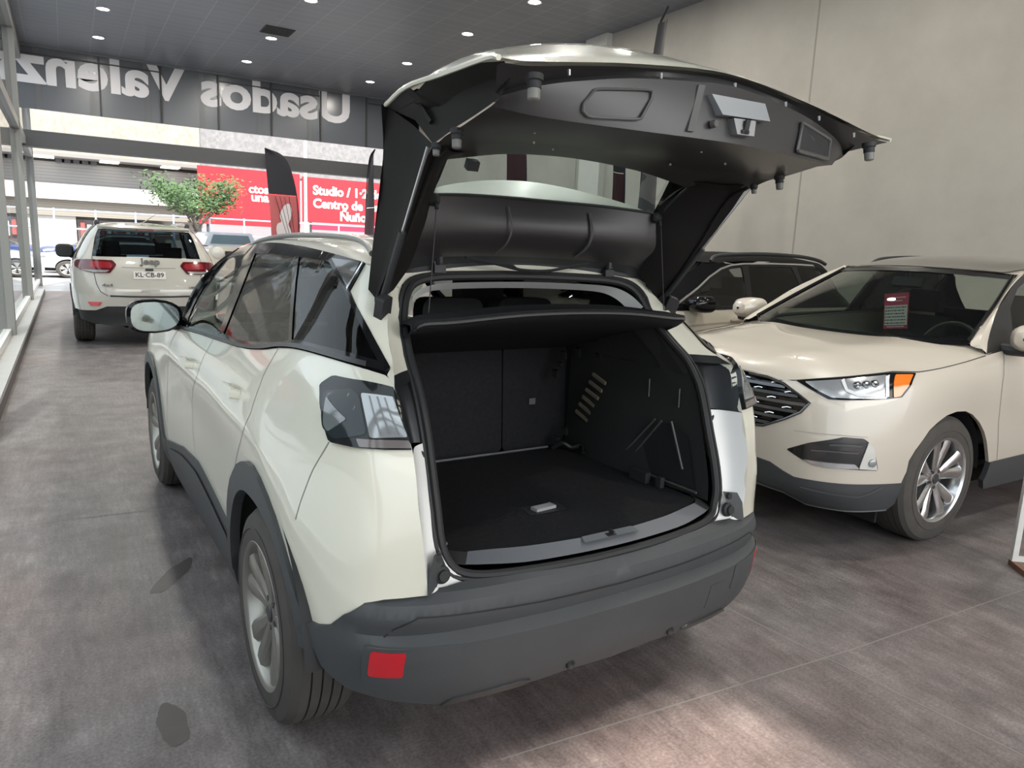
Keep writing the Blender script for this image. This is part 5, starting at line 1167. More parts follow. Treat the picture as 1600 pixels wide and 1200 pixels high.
    for sx in B2:
        m = MB(); m.tube(spline([(sx*.60,1.38,1.585),(sx*.585,1.25,1.63),(sx*.585,.8,1.655),(sx*.59,.2,1.655),(sx*.59,-.2,1.62)], 5), .014, 8); m.build('roof_rail', BLACK, root)
    # cabin
    m = MB(); m.box((-.74,.2,.34),(.74,2.4,.45)); m.build('cabin_floor', CARPET, root)
    m = MB(); lin_sheet(m, [[(p[0]*.96,p[1]-.03,p[2]-.02) for p in base], [(.74,2.15,1.10),(.5,2.15,1.11),(.25,2.15,1.10),(0,2.15,1.10)], [(.74,2.05,.8),(.5,2.05,.8),(.25,2.05,.8),(0,2.05,.8)]], 5); m.build('dashboard', TRIM, root)
    windows_cabin(root, 2.2, 1.05)
    m = MB(); m.box((-.66,.05,.55),(.66,.20,1.22)); m.build('rear_bench', SEAT, root)
    m = MB(); th = np.linspace(0, 2*math.pi, 28, endpoint=False); m.tube([(-.37+.19*math.cos(a), 1.88-.06*math.sin(a), 1.03+.17*math.sin(a)) for a in th], .015, 8, closed=True); m.build('steering_wheel', TRIM, root)
    m = MB(); m.obox((.0,1.83,1.46),(.11,0,0),(0,.02,.008),(0,-.01,.032)); m.tube([(0,1.83,1.49),(0,1.86,1.54)], .01, 6); m.build('cabin_mirror', BLACK, root)
    m = MB(); hl_ = [[(.62,1.66,1.525),(0,1.78,1.545)],[(.63,.4,1.54),(0,.4,1.64)],[(.6,-.3,1.51),(0,-.35,1.61)]]; half_sheet(m, hl_, 4, 4); m.build('headlining', mat('headliner_dark', (.045,.045,.045), .9), root)
    m = MB(); m.box((-.7,-.55,.5),(.7,-.5,1.15)); m.build('tail_bulkhead', RUB, root)
    # price sheet standing behind the windscreen
    o, U, V = np.array([-.02,2.10,1.127]), np.array([-.174,0,.024]), np.array([.024,0,.247]); nn = np.array([0,1.0,0])
    tag(_sheet(o, U, V, nn), 'red and white price sheet standing behind the windscreen of the cream car', 'price sheet')
def _sheet(o, U, V, n):
    R = Matrix.Rotation(math.radians(90), 3, 'Z')
    def W(p): return tuple(R @ Vector(p) + Vector((5.69, .74, 0)))
    r = empty('price_sheet', W(o + U*.5))
    base = Vector(W(o + U*.5))
    def quad(u0, u1, v0, v1, d, mt, nm):
        m = MB(); pts = [Vector(W(o + U*u + V*v - n*d)) - base for u, v in ((u0,v0),(u1,v0),(u1,v1),(u0,v1))]; nb = Vector(R @ Vector(n*.0008))
        m.add(pts + [p + nb for p in pts], [(0,1,2,3),(7,6,5,4),(0,1,5,4),(1,2,6,5),(2,3,7,6),(3,0,4,7)]); return m.build(nm, mt, r, smooth=False)
    PINK = mat('sheet_red', (.50,.06,.12), .6); WH = mat('sheet_white', (.70,.68,.68), .6); DK = mat('sheet_ink', (.12,.08,.09), .6)
    quad(0,1,0,1,0,PINK,'paper')
    quad(.04,.96,.10,.66,-.001,WH,'text_panel')
    rnd = random.Random(8)
    for k in range(6):
        v = .14 + k*.088; m = MB(); u = .06
        while u < .9:
            w = rnd.uniform(.03,.10)
            if u + w > .94: break
            pts = [Vector(W(o + U*a + V*b + n*.0022)) - base for a, b in ((u,v),(u+w,v),(u+w,v+.035),(u,v+.035))]; m.add(pts, [(0,1,2,3)]); u += w + .022
        m.build('text_line', DK, r, smooth=False)
    for v, a, b in ((.86,.12,.88),(.77,.25,.75),(.04,.15,.85)):
        quad(a, b, v, v+.03, -.001, mat('sheet_pale_text', (.80,.55,.60), .6), 'heading')
    return r
pale_suv()
# ---------------------------------------------------------------- the two-tone SUV against the right wall
def two_tone_suv():
    root = tag(empty('sport_utility_car', (5.75,3.62,0), math.radians(90)), 'two-tone sport utility car with black roof and chrome window line, parked behind the cream car', 'car')
    B2 = (-1, 1); LOW = mat('champagne_paint', (.60,.55,.46), .3, coat=1.0)
    body = [(0,.45),(1.28,.42)] + arc_sz(1.66,.375,.43,178,2,16)[::-1][::-1] + [(2.2,.42),(4.02,.42)] + arc_sz(4.5,.375,.45,178,2,16) + [(5.1,.45),(6.1,.5),(6.1,1.05),(5.5,1.10),(4.5,1.10),(3.3,1.095),(2.5,1.08),(2.24,1.075),(1.99,1.06),(1.256,1.0),(.872,.975),(.4,.925),(0,.935)]
    body = [(0,.45),(1.2,.42)] + [(1.66 - .43*math.cos(math.radians(a)), .375 + .43*math.sin(math.radians(a))) for a in range(5, 176, 10)] + [(2.2,.42),(4.02,.42)] + [(4.5 - .45*math.cos(math.radians(a)), .375 + .45*math.sin(math.radians(a))) for a in range(5, 176, 10)] + [(5.1,.45),(6.1,.5),(6.1,1.05),(5.5,1.10),(4.5,1.10),(3.3,1.095),(2.5,1.08),(2.24,1.075),(1.99,1.06),(1.256,1.0),(.872,.975),(.4,.925),(0,.935)]
    chrome = [(2.19,1.085),(2.2446,1.1217),(2.40,1.205),(2.5796,1.2874),(2.78,1.39),(2.9829,1.4707),(3.15,1.51),(3.3488,1.5299),(3.7,1.542),(4.0148,1.5447),(4.5,1.54),(4.95,1.515),(5.15,1.46)]
    frame = chrome + [(5.28,1.35),(5.36,1.20),(5.40,1.10),(4.5,1.10),(3.3,1.093),(2.5,1.078)]
    g1 = rounded([(2.36,1.115),(2.45,1.17),(2.62,1.27),(2.82,1.37),(3.0,1.445),(3.17,1.488),(3.32,1.503),(3.22,1.125)], .02)
    g2 = rounded([(3.30,1.128),(3.41,1.508),(3.97,1.518),(4.05,1.33),(4.10,1.14)], .02)
    g3 = rounded([(4.16,1.14),(4.11,1.33),(4.05,1.518),(4.5,1.512),(4.92,1.485),(5.12,1.40),(5.22,1.18)], .02)
    for sx in B2:
        m = MB(); patch(m, FORD, body, off=0, thick=.02, res=.07, sx=(sx,)); m.build('body_side', LOW, root)
        m = MB(); patch(m, FORD, frame, (g1, g2, g3), off=.005, thick=.02, res=.06, sx=(sx,)); m.build('window_frame', GLOSS, root)
        for g, nm, gm in ((g1,'front_door_glass',GSIDE),(g2,'rear_door_glass',GDARK),(g3,'quarter_glass',GDARK)):
            m = MB(); patch(m, FORD, g, off=.001, thick=0, res=.06, sx=(sx,)); m.build(nm, gm, root)
        m = MB(); strip(m, FORD, chrome, .016, off=.012, sx=(sx,)); m.build('chrome_strip', CHROME, root)
        m = MB(); strip(m, FORD, [(2.25,1.085),(2.5,1.088),(3.3,1.105),(4.5,1.112),(5.3,1.112)], .016, off=.010, sx=(sx,)); m.build('waist_strip', GLOSS, root)
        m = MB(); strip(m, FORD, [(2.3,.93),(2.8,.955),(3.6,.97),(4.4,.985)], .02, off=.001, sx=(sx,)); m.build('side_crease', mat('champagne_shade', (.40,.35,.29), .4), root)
        m = MB(); strip(m, FORD, [(3.24,1.09),(3.26,.9),(3.28,.6)], .005, off=.001, sx=(sx,)); m.build('door_gap', mat('panel_gap', (.22,.21,.19), .7), root)
        for s0 in (3.02, 4.05):
            m = MB(); patch(m, FORD, rounded([(s0-.09,.975),(s0-.09,1.0),(s0+.1,1.005),(s0+.1,.985)], .01), off=.03, thick=.03, res=.04, sx=(sx,)); m.build('door_handle', LOW, root)
        sl = [(1.2,.42),(1.2,.25),(2.2,.25),(4.02,.25),(6.1,.3),(6.1,.5),(5.0,.45),(4.02,.42),(2.2,.42)]
        m = MB(); patch(m, FORD, [(2.12,.42),(4.02,.42),(4.02,.25),(2.12,.25)], off=.008, thick=.03, res=.06, sx=(sx,)); m.build('sill_cladding', CLAD, root)
        arch_liner(root, sx*.93, 2.85, sx, R=.375, rad=.43); arch_liner(root, sx*.93, 0, sx, R=.375, rad=.45)
        for y in (2.85, 0):
            w = link(bpy.data.objects.new('wheel', None), root); wheel(w, sx*.945, y, sx, R=.37, rr=.24, w=.235, spokes=5, style='broad')
        m = MB(); patch(m, FORD, rounded([(.62,.90),(.87,.955),(1.2,.985),(1.17,.88),(.75,.84)], .02), off=.005, thick=.02, res=.05, sx=(sx,)); m.build('headlamp', CLEAR, root)
        # mirror, seen dark in front of the window
        m = MB(); sec = []
        for y, k in ((2.03,.75),(2.05,1.0),(2.12,1.02),(2.19,.88),(2.24,.5),(2.25,.1)):
            sec.append([(sx*(1.03 + .12*k*np.sign(math.cos(a))*abs(math.cos(a))**.7), y-.06, 1.15 + .082*k*np.sign(math.sin(a))*abs(math.sin(a))**.7) for a in np.linspace(0, 2*math.pi, 20, endpoint=False)])
        m.grid(np.array(sec), close=True); m.add(sec[0], [tuple(range(20))]); m.tube([(sx*.86,2.10,1.10),(sx*.98,2.06,1.11)], [.035,.03], 8); m.build('door_mirror', GLOSS, root)
        m = MB(); m.tube(spline([(sx*.615,1.55,1.55),(sx*.60,1.42,1.61),(sx*.60,.8,1.645),(sx*.60,.2,1.64),(sx*.60,-.15,1.61),(sx*.61,-.3,1.565)], 5), .020, 8); m.build('roof_rail', BLACK, root)
    E = [(.30,.934),(.872,.975),(1.256,1.0),(1.64,1.03),(1.99,1.06),(2.2,1.09)]; C = [(3.795,.945),(3.68,1.03),(3.32,1.08),(3.1,1.10),(2.85,1.11),(2.68,1.12)]
    rails = [[fe(s, z), tuple(np.array(fe(s, z))*np.array([.6,1,1]) + np.array([0,(yc-fe(s,z)[1])*.6,(zc-z)*.7])), (0, yc, zc)] for (s, z), (yc, zc) in zip(E, C)]
    m = MB(); half_sheet(m, rails, 4, 3); m.build('bonnet', LOW, root)
    ws = [[(.80,2.40,1.12),(.45,2.66,1.12),(0,2.70,1.12)], [(.70,2.05,1.34),(.4,2.22,1.35),(0,2.26,1.355)], [(.60,1.68,1.53),(.35,1.78,1.55),(0,1.81,1.56)]]
    m = MB(); half_sheet(m, ws, 5, 4); m.build('windscreen', GWIND, root)
    for sx in B2:
        m = MB(); A = spline([(sx*.83,2.42,1.10),(sx*.71,2.05,1.34),(sx*.605,1.66,1.535)], 6); Bq = spline([fe(2.20,1.09,sx,.004), fe(2.5796,1.295,sx,.004), fe(3.2,1.53,sx,.004)], 6); m.grid(np.array([A, Bq])); m.build('windscreen_pillar', GLOSS, root)
    rf = [[(.63,1.62,1.535),(.35,1.76,1.565),(0,1.80,1.572)], [(.655,1.0,1.565),(.4,1.05,1.635),(0,1.05,1.65)], [(.65,.2,1.56),(.4,.2,1.635),(0,.2,1.65)], [(.60,-.35,1.50),(.4,-.42,1.58),(0,-.45,1.60)]]
    m = MB(); half_sheet(m, rf, 5, 4); m.build('roof', mat('black_roof_paint', (.008,.008,.008), .7, spec=.08), root)
    m = MB(); m.box((-.8,.6,.24),(.8,2.2,.34)); m.box((-.62,-.7,.28),(.62,3.55,.44)); m.build('underbody', RUB, root)
    m = MB(); m.box((-.74,.0,.34),(.74,2.3,.45)); m.build('cabin_floor', CARPET, root)
    m = MB(); m.box((-.72,2.0,.8),(.72,2.4,1.08)); m.build('dashboard', TRIM, root)
    windows_cabin(root, 2.2, 1.05); m = MB(); m.box((-.66,.02,.55),(.66,.18,1.22)); m.build('rear_bench', SEAT, root)
    tb = [[(.60,-.35,1.50),(0,-.45,1.60)],[(.70,-.62,1.12),(0,-.75,1.12)]]
    m = MB(); half_sheet(m, tb, 4, 4); m.build('rear_window', GDARK, root)
    return root
TT = two_tone_suv()
# ---------------------------------------------------------------- the pale SUV seen from behind on the left
def je(s, z, sx=1, off=0.0):
    P = JEEP([s], [z]); N = outward(JEEP, P, JEEP.normal([s], [z])); p = (P + N*off)[0]; return (sx*p[0], p[1], p[2])
def rear_suv():
    root = tag(empty('sport_utility_car', (-.39,10.115,0), 0), 'stone white sport utility car with red tail lamps, seen from behind by the glass shopfront', 'car')
    B2 = (-1, 1)
    arc = lambda s0, r, z0=.375: [(s0 + r*math.cos(math.radians(a)), z0 + r*math.sin(math.radians(a))) for a in range(4, 177, 8)]
    body = [(1.76,.58),(1.18,.58),(1.12,.555),(1.04,.525),(.80,.522),(.60,.53),(.47,.50)] + arc(0,.46) + [(-.47,.46),(-2.4,.46)] + arc(-2.9,.46) + [(-3.5,.45),(-3.5,1.0),(-2.95,1.06),(-2.0,1.10),(-1.0,1.14),(0,1.17),(.4,1.19),(.62,1.22),(.80,1.26),(1.0,1.255),(1.76,1.262)]
    pil = [(.62,1.22),(.58,1.30),(.60,1.45),(.66,1.60),(.70,1.698),(1.76,1.698),(1.76,1.640),(1.2,1.640),(.90,1.632),(.93,1.52),(.965,1.40),(1.0,1.255),(.80,1.26)]
    gl = [(1.76,1.640),(1.2,1.640),(.90,1.632),(.93,1.52),(.965,1.40),(1.0,1.262),(1.76,1.268)]
    for sx in B2:
        m = MB(); patch(m, JEEP, body, off=0, thick=.02, res=.07, sx=(sx,)); m.build('body_side', JEEPW, root)
        m = MB(); patch(m, JEEP, pil, off=0, thick=.02, res=.05, sx=(sx,)); m.build('rear_pillar', JEEPW, root)
        fr = [(.58,1.225),(.54,1.30),(.56,1.45),(.62,1.60),(.64,1.68),(-.5,1.68),(-1.2,1.675),(-1.7,1.55),(-2.2,1.25),(-2.35,1.10),(-2.0,1.105),(-1.0,1.145),(0,1.175),(.4,1.195)]
        g1 = rounded([(.40,1.25),(.42,1.45),(.30,1.60),(-.5,1.62),(-1.15,1.61),(-1.6,1.50),(-2.1,1.20),(-1.9,1.14),(-1.0,1.18)], .03)
        m = MB(); patch(m, JEEP, fr, (g1,), off=.003, thick=.02, res=.07, sx=(sx,)); m.build('window_frame', GLOSS, root)
        m = MB(); patch(m, JEEP, g1, off=.0, thick=0, res=.07, sx=(sx,)); m.build('side_glass', GDARK, root)
        lamp = rounded([(.62,1.17),(.74,1.20),(.92,1.212),(1.28,1.208),(1.335,1.150),(1.25,1.035),(1.05,1.032),(.86,1.07),(.68,1.12)], .02)
        m = MB(); patch(m, JEEP, lamp, off=.012, thick=.03, res=.05, sx=(sx,)); t = m.build('tail_lamp', mat('deep_red_lens', (.09,.004,.008), .12, coat=1.0), root)
        m = MB(); patch(m, JEEP, rounded([(1.0,1.185),(1.25,1.180),(1.285,1.14),(1.25,1.10),(1.0,1.105)], .015), off=.015, thick=.004, res=.04, sx=(sx,)); m.build('lamp_bright', mat('bright_red_lens', (.26,.010,.018), .15, coat=1.0), t)
        m = MB(); patch(m, JEEP, rounded([(.86,1.075),(1.04,1.070),(1.24,1.072),(1.20,1.043),(1.05,1.040)], .01), off=.015, thick=.004, res=.04, sx=(sx,)); m.build('lamp_clear', mat('lamp_clear_grey', (.25,.25,.25), .15, coat=1.0), t)
        m = MB(); strip(m, JEEP, [(1.0,1.255),(1.03,1.15),(1.06,1.02),(1.09,.885),(1.135,.78),(1.22,.722)], .009, off=.001, sx=(sx,)); m.build('tailgate_gap', mat('dark_gap', (.05,.05,.05), .6), root)
        m = MB(); patch(m, JEEP, rounded([(.955,.640),(1.135,.640),(1.10,.585),(.985,.585)], .01), off=.008, thick=.012, res=.04, sx=(sx,)); m.build('reflector', RED, root)
        m = MB(); patch(m, JEEP, [(1.76,.58),(1.18,.58),(1.12,.555),(1.04,.525),(.80,.522),(.60,.53),(.48,.50),(.50,.37),(.8,.36),(1.2,.30),(1.76,.30)], off=-.03, thick=0, res=.07, sx=(sx,)); m.build('bumper_underside', BLACK, root)
        arch_liner(root, sx*.955, 0, sx, R=.375, rad=.46); arch_liner(root, sx*.955, 2.9, sx, R=.375, rad=.46)
        for y in (0, 2.9):
            w = link(bpy.data.objects.new('wheel', None), root); wheel(w, sx*.955, y, sx, R=.38, rr=.25, w=.26, spokes=5, style='broad')
        m = MB(); patch(m, JEEP, [(.47,.50)] + arc(0,.47) + [(-.49,.375)] + arc(0,.435)[::-1] + [(.45,.42)], off=.012, thick=.03, res=.05, sx=(sx,)); m.build('arch_trim', BLACK, root)
        m = MB(); m.tube(spline([(sx*.60,-.20,1.70),(sx*.585,-.05,1.745),(sx*.575,.8,1.765),(sx*.565,1.5,1.74),(sx*.56,1.62,1.70)], 5), .022, 8); rr_ = m.build('roof_rail', mat('rail_silver', (.55,.55,.55), .25, metal=.9), root)
        m = MB(); m.lathe([(0,.036),(.05,.034),(.06,.0001)], 12, (sx*.595,-.22,1.715), (0,-.6,.2)); m.build('rail_end', BLACK, rr_)
        m = MB(); sec = []
        for y, k in ((1.86,.8),(1.88,1.0),(1.95,1.02),(2.02,.85),(2.06,.4)):
            sec.append([(sx*(1.02 + .13*k*np.sign(math.cos(a))*abs(math.cos(a))**.6), y, 1.27 + .11*k*np.sign(math.sin(a))*abs(math.sin(a))**.6) for a in np.linspace(0, 2*math.pi, 20, endpoint=False)])
        m.grid(np.array(sec), close=True); m.add(sec[0], [tuple(range(20))]); m.tube([(sx*.86,1.98,1.14),(sx*.95,1.95,1.19)], .03, 8); m.build('door_mirror', BLACK, root)
    m = MB(); patch(m, JEEP, gl, off=.004, thick=.01, res=.06, sx=B2); g = m.build('rear_window', glass('dark_rear_glass', (.06,.075,.085)), root)
    m = MB(); lin_sheet(m, [[(.60,-.36,1.700),(.40,-.48,1.702),(.2,-.505,1.704),(0,-.51,1.704)], [(.60,-.46,1.672),(.40,-.585,1.668),(.2,-.62,1.664),(0,-.625,1.662)], [(.59,-.44,1.640),(.40,-.56,1.634),(.2,-.59,1.632),(0,-.60,1.630)]], 4); m.build('roof_spoiler', JEEPW, root)
    m = MB(); m.obox((0,-.605,1.645),(.13,0,0),(0,.02,0),(0,0,.014)); m.build('high_brake_light', mat('dark_red_lamp', (.10,.01,.012), .2, coat=1.0), root)
    rf = [[(.62,-.30,1.70),(.4,-.44,1.705),(0,-.50,1.71)], [(.62,.3,1.70),(.4,.3,1.74),(0,.3,1.755)], [(.61,1.0,1.69),(.4,1.1,1.735),(0,1.1,1.75)], [(.57,1.6,1.62),(.35,1.75,1.66),(0,1.78,1.67)]]
    m = MB(); half_sheet(m, rf, 4, 4); m.build('roof', JEEPW, root)
    m = MB(); m.lathe([(0,.03),(.02,.02),(.03,.006)], 10, (-.02,-.30,1.725), (0,0,1)); m.tube([(-.02,-.30,1.74),(.10,-.50,1.84),(.19,-.62,1.91)], [.008,.005,.003], 6); m.build('aerial', JEEPW, root)
    ws = [[(.80,2.30,1.08),(.4,2.55,1.08),(0,2.6,1.08)], [(.70,1.95,1.40),(.4,2.1,1.40),(0,2.15,1.4)], [(.57,1.6,1.62),(.35,1.75,1.66),(0,1.78,1.67)]]
    m = MB(); half_sheet(m, ws, 4, 4); m.build('windscreen', GWIND, root)
    hd = [[(.86,2.2,1.08),(.45,2.5,1.10),(0,2.6,1.10)], [(.80,3.0,1.05),(.4,3.05,1.09),(0,3.1,1.10)], [(.7,3.5,.99),(.4,3.6,1.0),(0,3.65,1.0)]]
    m = MB(); half_sheet(m, hd, 4, 4); m.build('bonnet', JEEPW, root)
    m = MB(); half_sheet(m, [[(.80,3.5,.4),(.4,3.65,.4),(0,3.7,.4)], [(.84,3.5,.75),(.4,3.66,.75),(0,3.7,.75)], [(.80,3.5,1.0),(.4,3.6,1.0),(0,3.65,1.0)]], 4, 3); m.build('front_bumper', JEEPW, root)
    m = MB(); m.box((-.80,-.62,.30),(.80,3.3,.46)); m.lathe([(0,.06),(.5,.06)], 12, (-.3,-.6,.30), (0,1,0)); m.tube([(.15,-.85,.33),(.15,-.4,.33)], .04, 8); m.build('underbody', RUB, root)
    m = MB(); strip(m, JEEP, [(1.24,.724),(1.5,.716),(1.76,.714)], .024, off=.004, sx=(-1,)); strip(m, JEEP, [(1.24,.724),(1.5,.716),(1.76,.714)], .024, off=.004, sx=(1,)); m.build('bumper_step', BLACK, root)
    m = MB(); strip(m, JEEP, [(1.40,1.118),(1.6,1.112),(1.76,1.111)], .008, off=.002, sx=(-1,)); strip(m, JEEP, [(1.40,1.118),(1.6,1.112),(1.76,1.111)], .008, off=.002, sx=(1,)); m.build('tailgate_crease', mat('crease_grey', (.16,.15,.14), .5), root)
    m = MB(); strip(m, JEEP, [(1.64,.80),(1.76,.80)], .026, off=.004, sx=B2); m.build('tailgate_handle', mat('handle_grey', (.40,.39,.36), .4), root)
    # number plate and badges
    nrm = Vector((0,-1,.30)).normalized(); U = Vector((1,0,0)); c = Vector((0,-.905,1.015))
    m = MB(); m.obox(c, U*.205, Vector((0,.30,1)).normalized()*.055, nrm*.004); pl = m.build('number_plate', mat('plate_white', (.66,.64,.60), .4), root, smooth=False)
    text_mesh('plate_characters', 'KL·CB-89', .092, BTXT, frame4(c + nrm*.006, (1,0,0), (0,.30,1)), pl, bold=.0015, depth=.0008)
    m = MB(); m.obox(c + Vector((0,.02,.075)) + nrm*.01, U*.05, nrm*.02, Vector((0,.30,1)).normalized()*.010); m.build('plate_lamp', BLACK, root)
    text_mesh('badge', 'Jeep', .115, mat('badge_grey', (.12,.12,.115), .45, metal=.2), frame4((.02,-.842,1.205), (1,0,0), (0,.30,1)), root, bold=.004, depth=.006, sx=1.25)
    text_mesh('badge', '4x4', .055, mat('badge_grey', (.12,.12,.115), .45, metal=.2), frame4((-.53,-.938,.872), (1,-.18,0), (0,.1,1)), root, bold=.001, depth=.003, sx=1.6)
    text_mesh('badge', 'LAREDO', .040, mat('badge_grey', (.12,.12,.115), .45, metal=.2), frame4((.575,-.935,.85), (1,.18,0), (0,.1,1)), root, bold=.001, depth=.003)
    # cabin
    windows_cabin(root, 2.2, 1.15, hw=.38, zs=.65, top=1.25); m = MB(); m.box((-.68,.1,.65),(.68,.25,1.20))
    for x in (-.42, .42): m.obox((x,.15,1.30),(.13,0,0),(0,.05,0),(0,0,.10))
    m.build('rear_bench', SEAT, root)
    m = MB(); m.box((-.74,-.6,.46),(.74,2.3,.62)); m.box((-.74,2.0,.8),(.74,2.4,1.06)); m.build('cabin_floor', CARPET, root)
rear_suv()
# ---------------------------------------------------------------- the street in front of the hall
def repaint(root, table):
    for o in root.children_recursive:
        if o.type != 'MESH': continue
        k = o.name.split('.')[0]
        if k in table:
            o.material_slots[0].link = 'OBJECT'; o.material_slots[0].material = table[k]
def street_car(loc, rot, paint, label, scale=(1,1,1)):
    r = dup(TT); r.location = loc; r.rotation_euler = (0, 0, math.radians(rot)); r.scale = scale; r.name = 'parked_car'
    tag(r, label, 'car', 'cars parked in the street')
    repaint(r, {k: paint for k in ('body_side', 'bonnet', 'roof', 'door_handle', 'door_mirror', 'side_crease')}); return r
def outside():
    BLUE = mat('blue_paint', (.03,.06,.20), .3, coat=1.0); PALE = mat('pale_blue_silver_paint', (.50,.56,.66), .3, coat=1.0); SILV = mat('silver_paint', (.48,.51,.56), .3, coat=1.0, metal=.3)
    street_car((1.35, 32.2, 0), 90, BLUE, 'dark blue car parked in the street beyond the pale silver car', (.97,.97,.97))
    street_car((1.45, 28.85, 0), 90, PALE, 'pale silver car in the street, its nose showing left of the rear-view car', (1,1,.80))
    street_car((6.9, 27.2, 0), 90, PALE, 'pale blue car in the street, its roof showing between the white cars', (1,1,1.06))
    street_car((-3.45, 29.5, 0), 180, SILV, 'silver car in the street, seen through the shopfront glass', (1,1,.9))
    # pale off-road car with round lamps, facing the hall
    t = tag(empty('offroad_car', (3.05, 20.9, 0)), 'pale off-road car facing the hall with one round headlamp in view', 'car')
    m = MB(); P = rounded([(-.86,.45),(-.86,1.25),(-.70,1.36),(.70,1.36),(.86,1.25),(.86,.45)], .08)
    m.prism(P, (0,0,0), (1,0,0), (0,0,1), (0,3.9,0)); m.build('body', mat('ivory_paint', (.66,.64,.56), .35, coat=1.0), t, angle=50)
    m = MB(); P = rounded([(-.80,1.36),(-.62,1.78),(.62,1.78),(.80,1.36)], .05); m.prism(P, (0,1.2,0), (1,0,0), (0,0,1), (0,2.6,0)); m.build('cabin', PALE, t, angle=50)
    m = MB(); m.add([(-.62,1.185,1.42),(.62,1.185,1.42),(.52,1.185,1.70),(-.52,1.185,1.70),(-.62,1.195,1.42),(.62,1.195,1.42),(.52,1.195,1.70),(-.52,1.195,1.70)], [(0,1,2,3),(4,5,6,7),(0,1,5,4),(1,2,6,5),(2,3,7,6),(3,0,4,7)]); m.build('windscreen', mat('blue_grey_glass', (.12,.18,.22), .1), t, smooth=False)
    m = MB(); m.box((-.40,-.03,.72),(.40,.02,1.22)); m.build('grille', RUB, t)
    for sx in (-1, 1):
        m = MB(); m.lathe([(0,.17),(.03,.165),(.05,.12),(.06,.0001)], 24, (sx*.60,.0,1.16), (0,-1,0)); m.build('headlamp', mat('round_lamp', (.72,.72,.66), .15, coat=1.0), t)
        m = MB(); m.lathe([(0,.07),(.02,.06),(.02,.0001)], 16, (sx*.62,.0,.86), (0,-1,0)); m.build('turn_lamp', mat('lamp_cream', (.6,.5,.35), .2), t)
        for y in (.75, 3.1):
            m = MB(); m.lathe([(0,.0001),(0,.36),(.24,.36),(.24,.0001)], 28, (sx*.86-sx*.12-.12,y,.36), (1,0,0)); m.build('wheel', TYRE, t)
    m = MB(); m.box((-.88,-.10,.48),(.88,.05,.66)); m.build('bumper', BLACK, t, smooth=False)
    # building across the street
    b = tag(empty('street_building', (0,44,0)), 'long pale commercial building across the street with louvred bands', 'building')
    def slab(nm, x0, x1, z0, z1, mt, y0=0.0, y1=.6): m = MB(); m.box((x0,y0,z0),(x1,y1,z1)); return m.build(nm, mt, b, smooth=False)
    slab('core_wall', -30, 40, 0, 12, facade_mat('street_wall', (.40,.38,.35), (.46,.44,.41)), .6, 4)
    slab('upper_wall', -30, 5.4, 5.55, 12, facade_mat('sunlit_cream_render', (.25,.225,.19), (.36,.33,.29), 5), -.3)  # sunlight on this stretch is put into its brighter cream
    slab('upper_wall', 5.4, 40, 5.45, 12, facade_mat('grey_render', (.16,.16,.165), (.25,.25,.255), 5), -.1)
    slab('soffit', -30, 5.4, 5.38, 5.55, mat('soffit_grey', (.22,.21,.20), .7), -1.6)
    for x0 in (-2.6, .35, 3.3):
        slab('soffit_lamp', x0, x0+.9, 5.32, 5.40, mat('soffit_lamp_panel', (.9,.88,.82), .5, emit=(1,.95,.82), es=1.5), -1.5, -.4)
    for k in range(5): slab('vent', -1.65+.40*k, -1.37+.40*k, 5.18, 5.42, mat('vent_dark', (.10,.10,.11), .7), -.25, .1)
    slab('louvre_band', -30, 5.4, 4.08, 5.20, striped('grey_louvres', (.24,.235,.235), (.32,.315,.31), .16), -.1)
    slab('white_band', -30, 5.4, 3.28, 4.08, mat('white_band_paint', (.52,.51,.49), .6), -.6)
    slab('beige_band', -30, 5.4, 2.45, 3.28, striped('beige_louvres', (.19,.17,.145), (.26,.24,.21), .12), -.2)
    slab('shop_front', -4.5, -.9, 0, 2.45, mat('white_shop_panel', (.48,.47,.45), .6), -.05)
    slab('shop_window', -.85, 3.4, 0, 2.30, mat('dark_shop_window', (.12,.10,.10), .2), .2)
    rnd = random.Random(6)
    for k in range(12):
        slab('display', -.7+.31*k, -.5+.31*k, 1.2+rnd.random()*.2, 2.0+rnd.random()*.2, mat(('display_red','display_white','display_brown')[k % 3], ((.35,.08,.07),(.6,.58,.55),(.25,.17,.12))[k % 3], .6), .05, .2)
    slab('pale_wall', 5.4, 40, 0, 5.45, mat('lilac_white_wall', (.30,.285,.31), .7), .0)
    # billboards
    RB = mat('billboard_red', (.55,.012,.022), .5); WT = mat('billboard_white', (.55,.55,.55), .5)
    def board(x0, x1, z0, z1, label):
        r = tag(empty('billboard', (x0, 40, z0)), label, 'billboard', 'red billboards over the street')
        m = MB(); m.box((0,0,0),(x1-x0,.12,z1-z0)); m.build('panel', RB, r, smooth=False)
        m = MB(); m.box((.4,.12,-z0),(.55,.3,z1-z0)); m.box((x1-x0-.55,.12,-z0),(x1-x0-.4,.3,z1-z0)); m.build('frame', CLAD, r, smooth=False); return r
    r1 = board(4.7, 10.05, 2.35, 5.35, 'red billboard behind the tree with white words ending ctos and una')
    text_mesh('lettering', 'ctos', .62, WT, frame4((3.62,-.02,1.98), (1,0,0), (0,0,1)), r1, bold=.022, depth=.01, align='RIGHT')
    text_mesh('lettering', 'una', .66, WT, frame4((3.62,-.02,1.55), (1,0,0), (0,0,1)), r1, bold=.022, depth=.01, align='RIGHT')
    r2 = board(10.2, 19.0, 2.75, 5.25, 'red billboard reading Studio and Centro de venta behind the flags')
    for body, dx, z in (('Studio / 1·2 dorm', .58, 1.78), ('Centro de venta', .58, 1.05), ('Ñuñoa', 2.15, .40)):
        text_mesh('lettering', body, .70, WT, frame4((dx,-.02,z), (1,0,0), (0,0,1)), r2, bold=.028, depth=.01, align='LEFT')
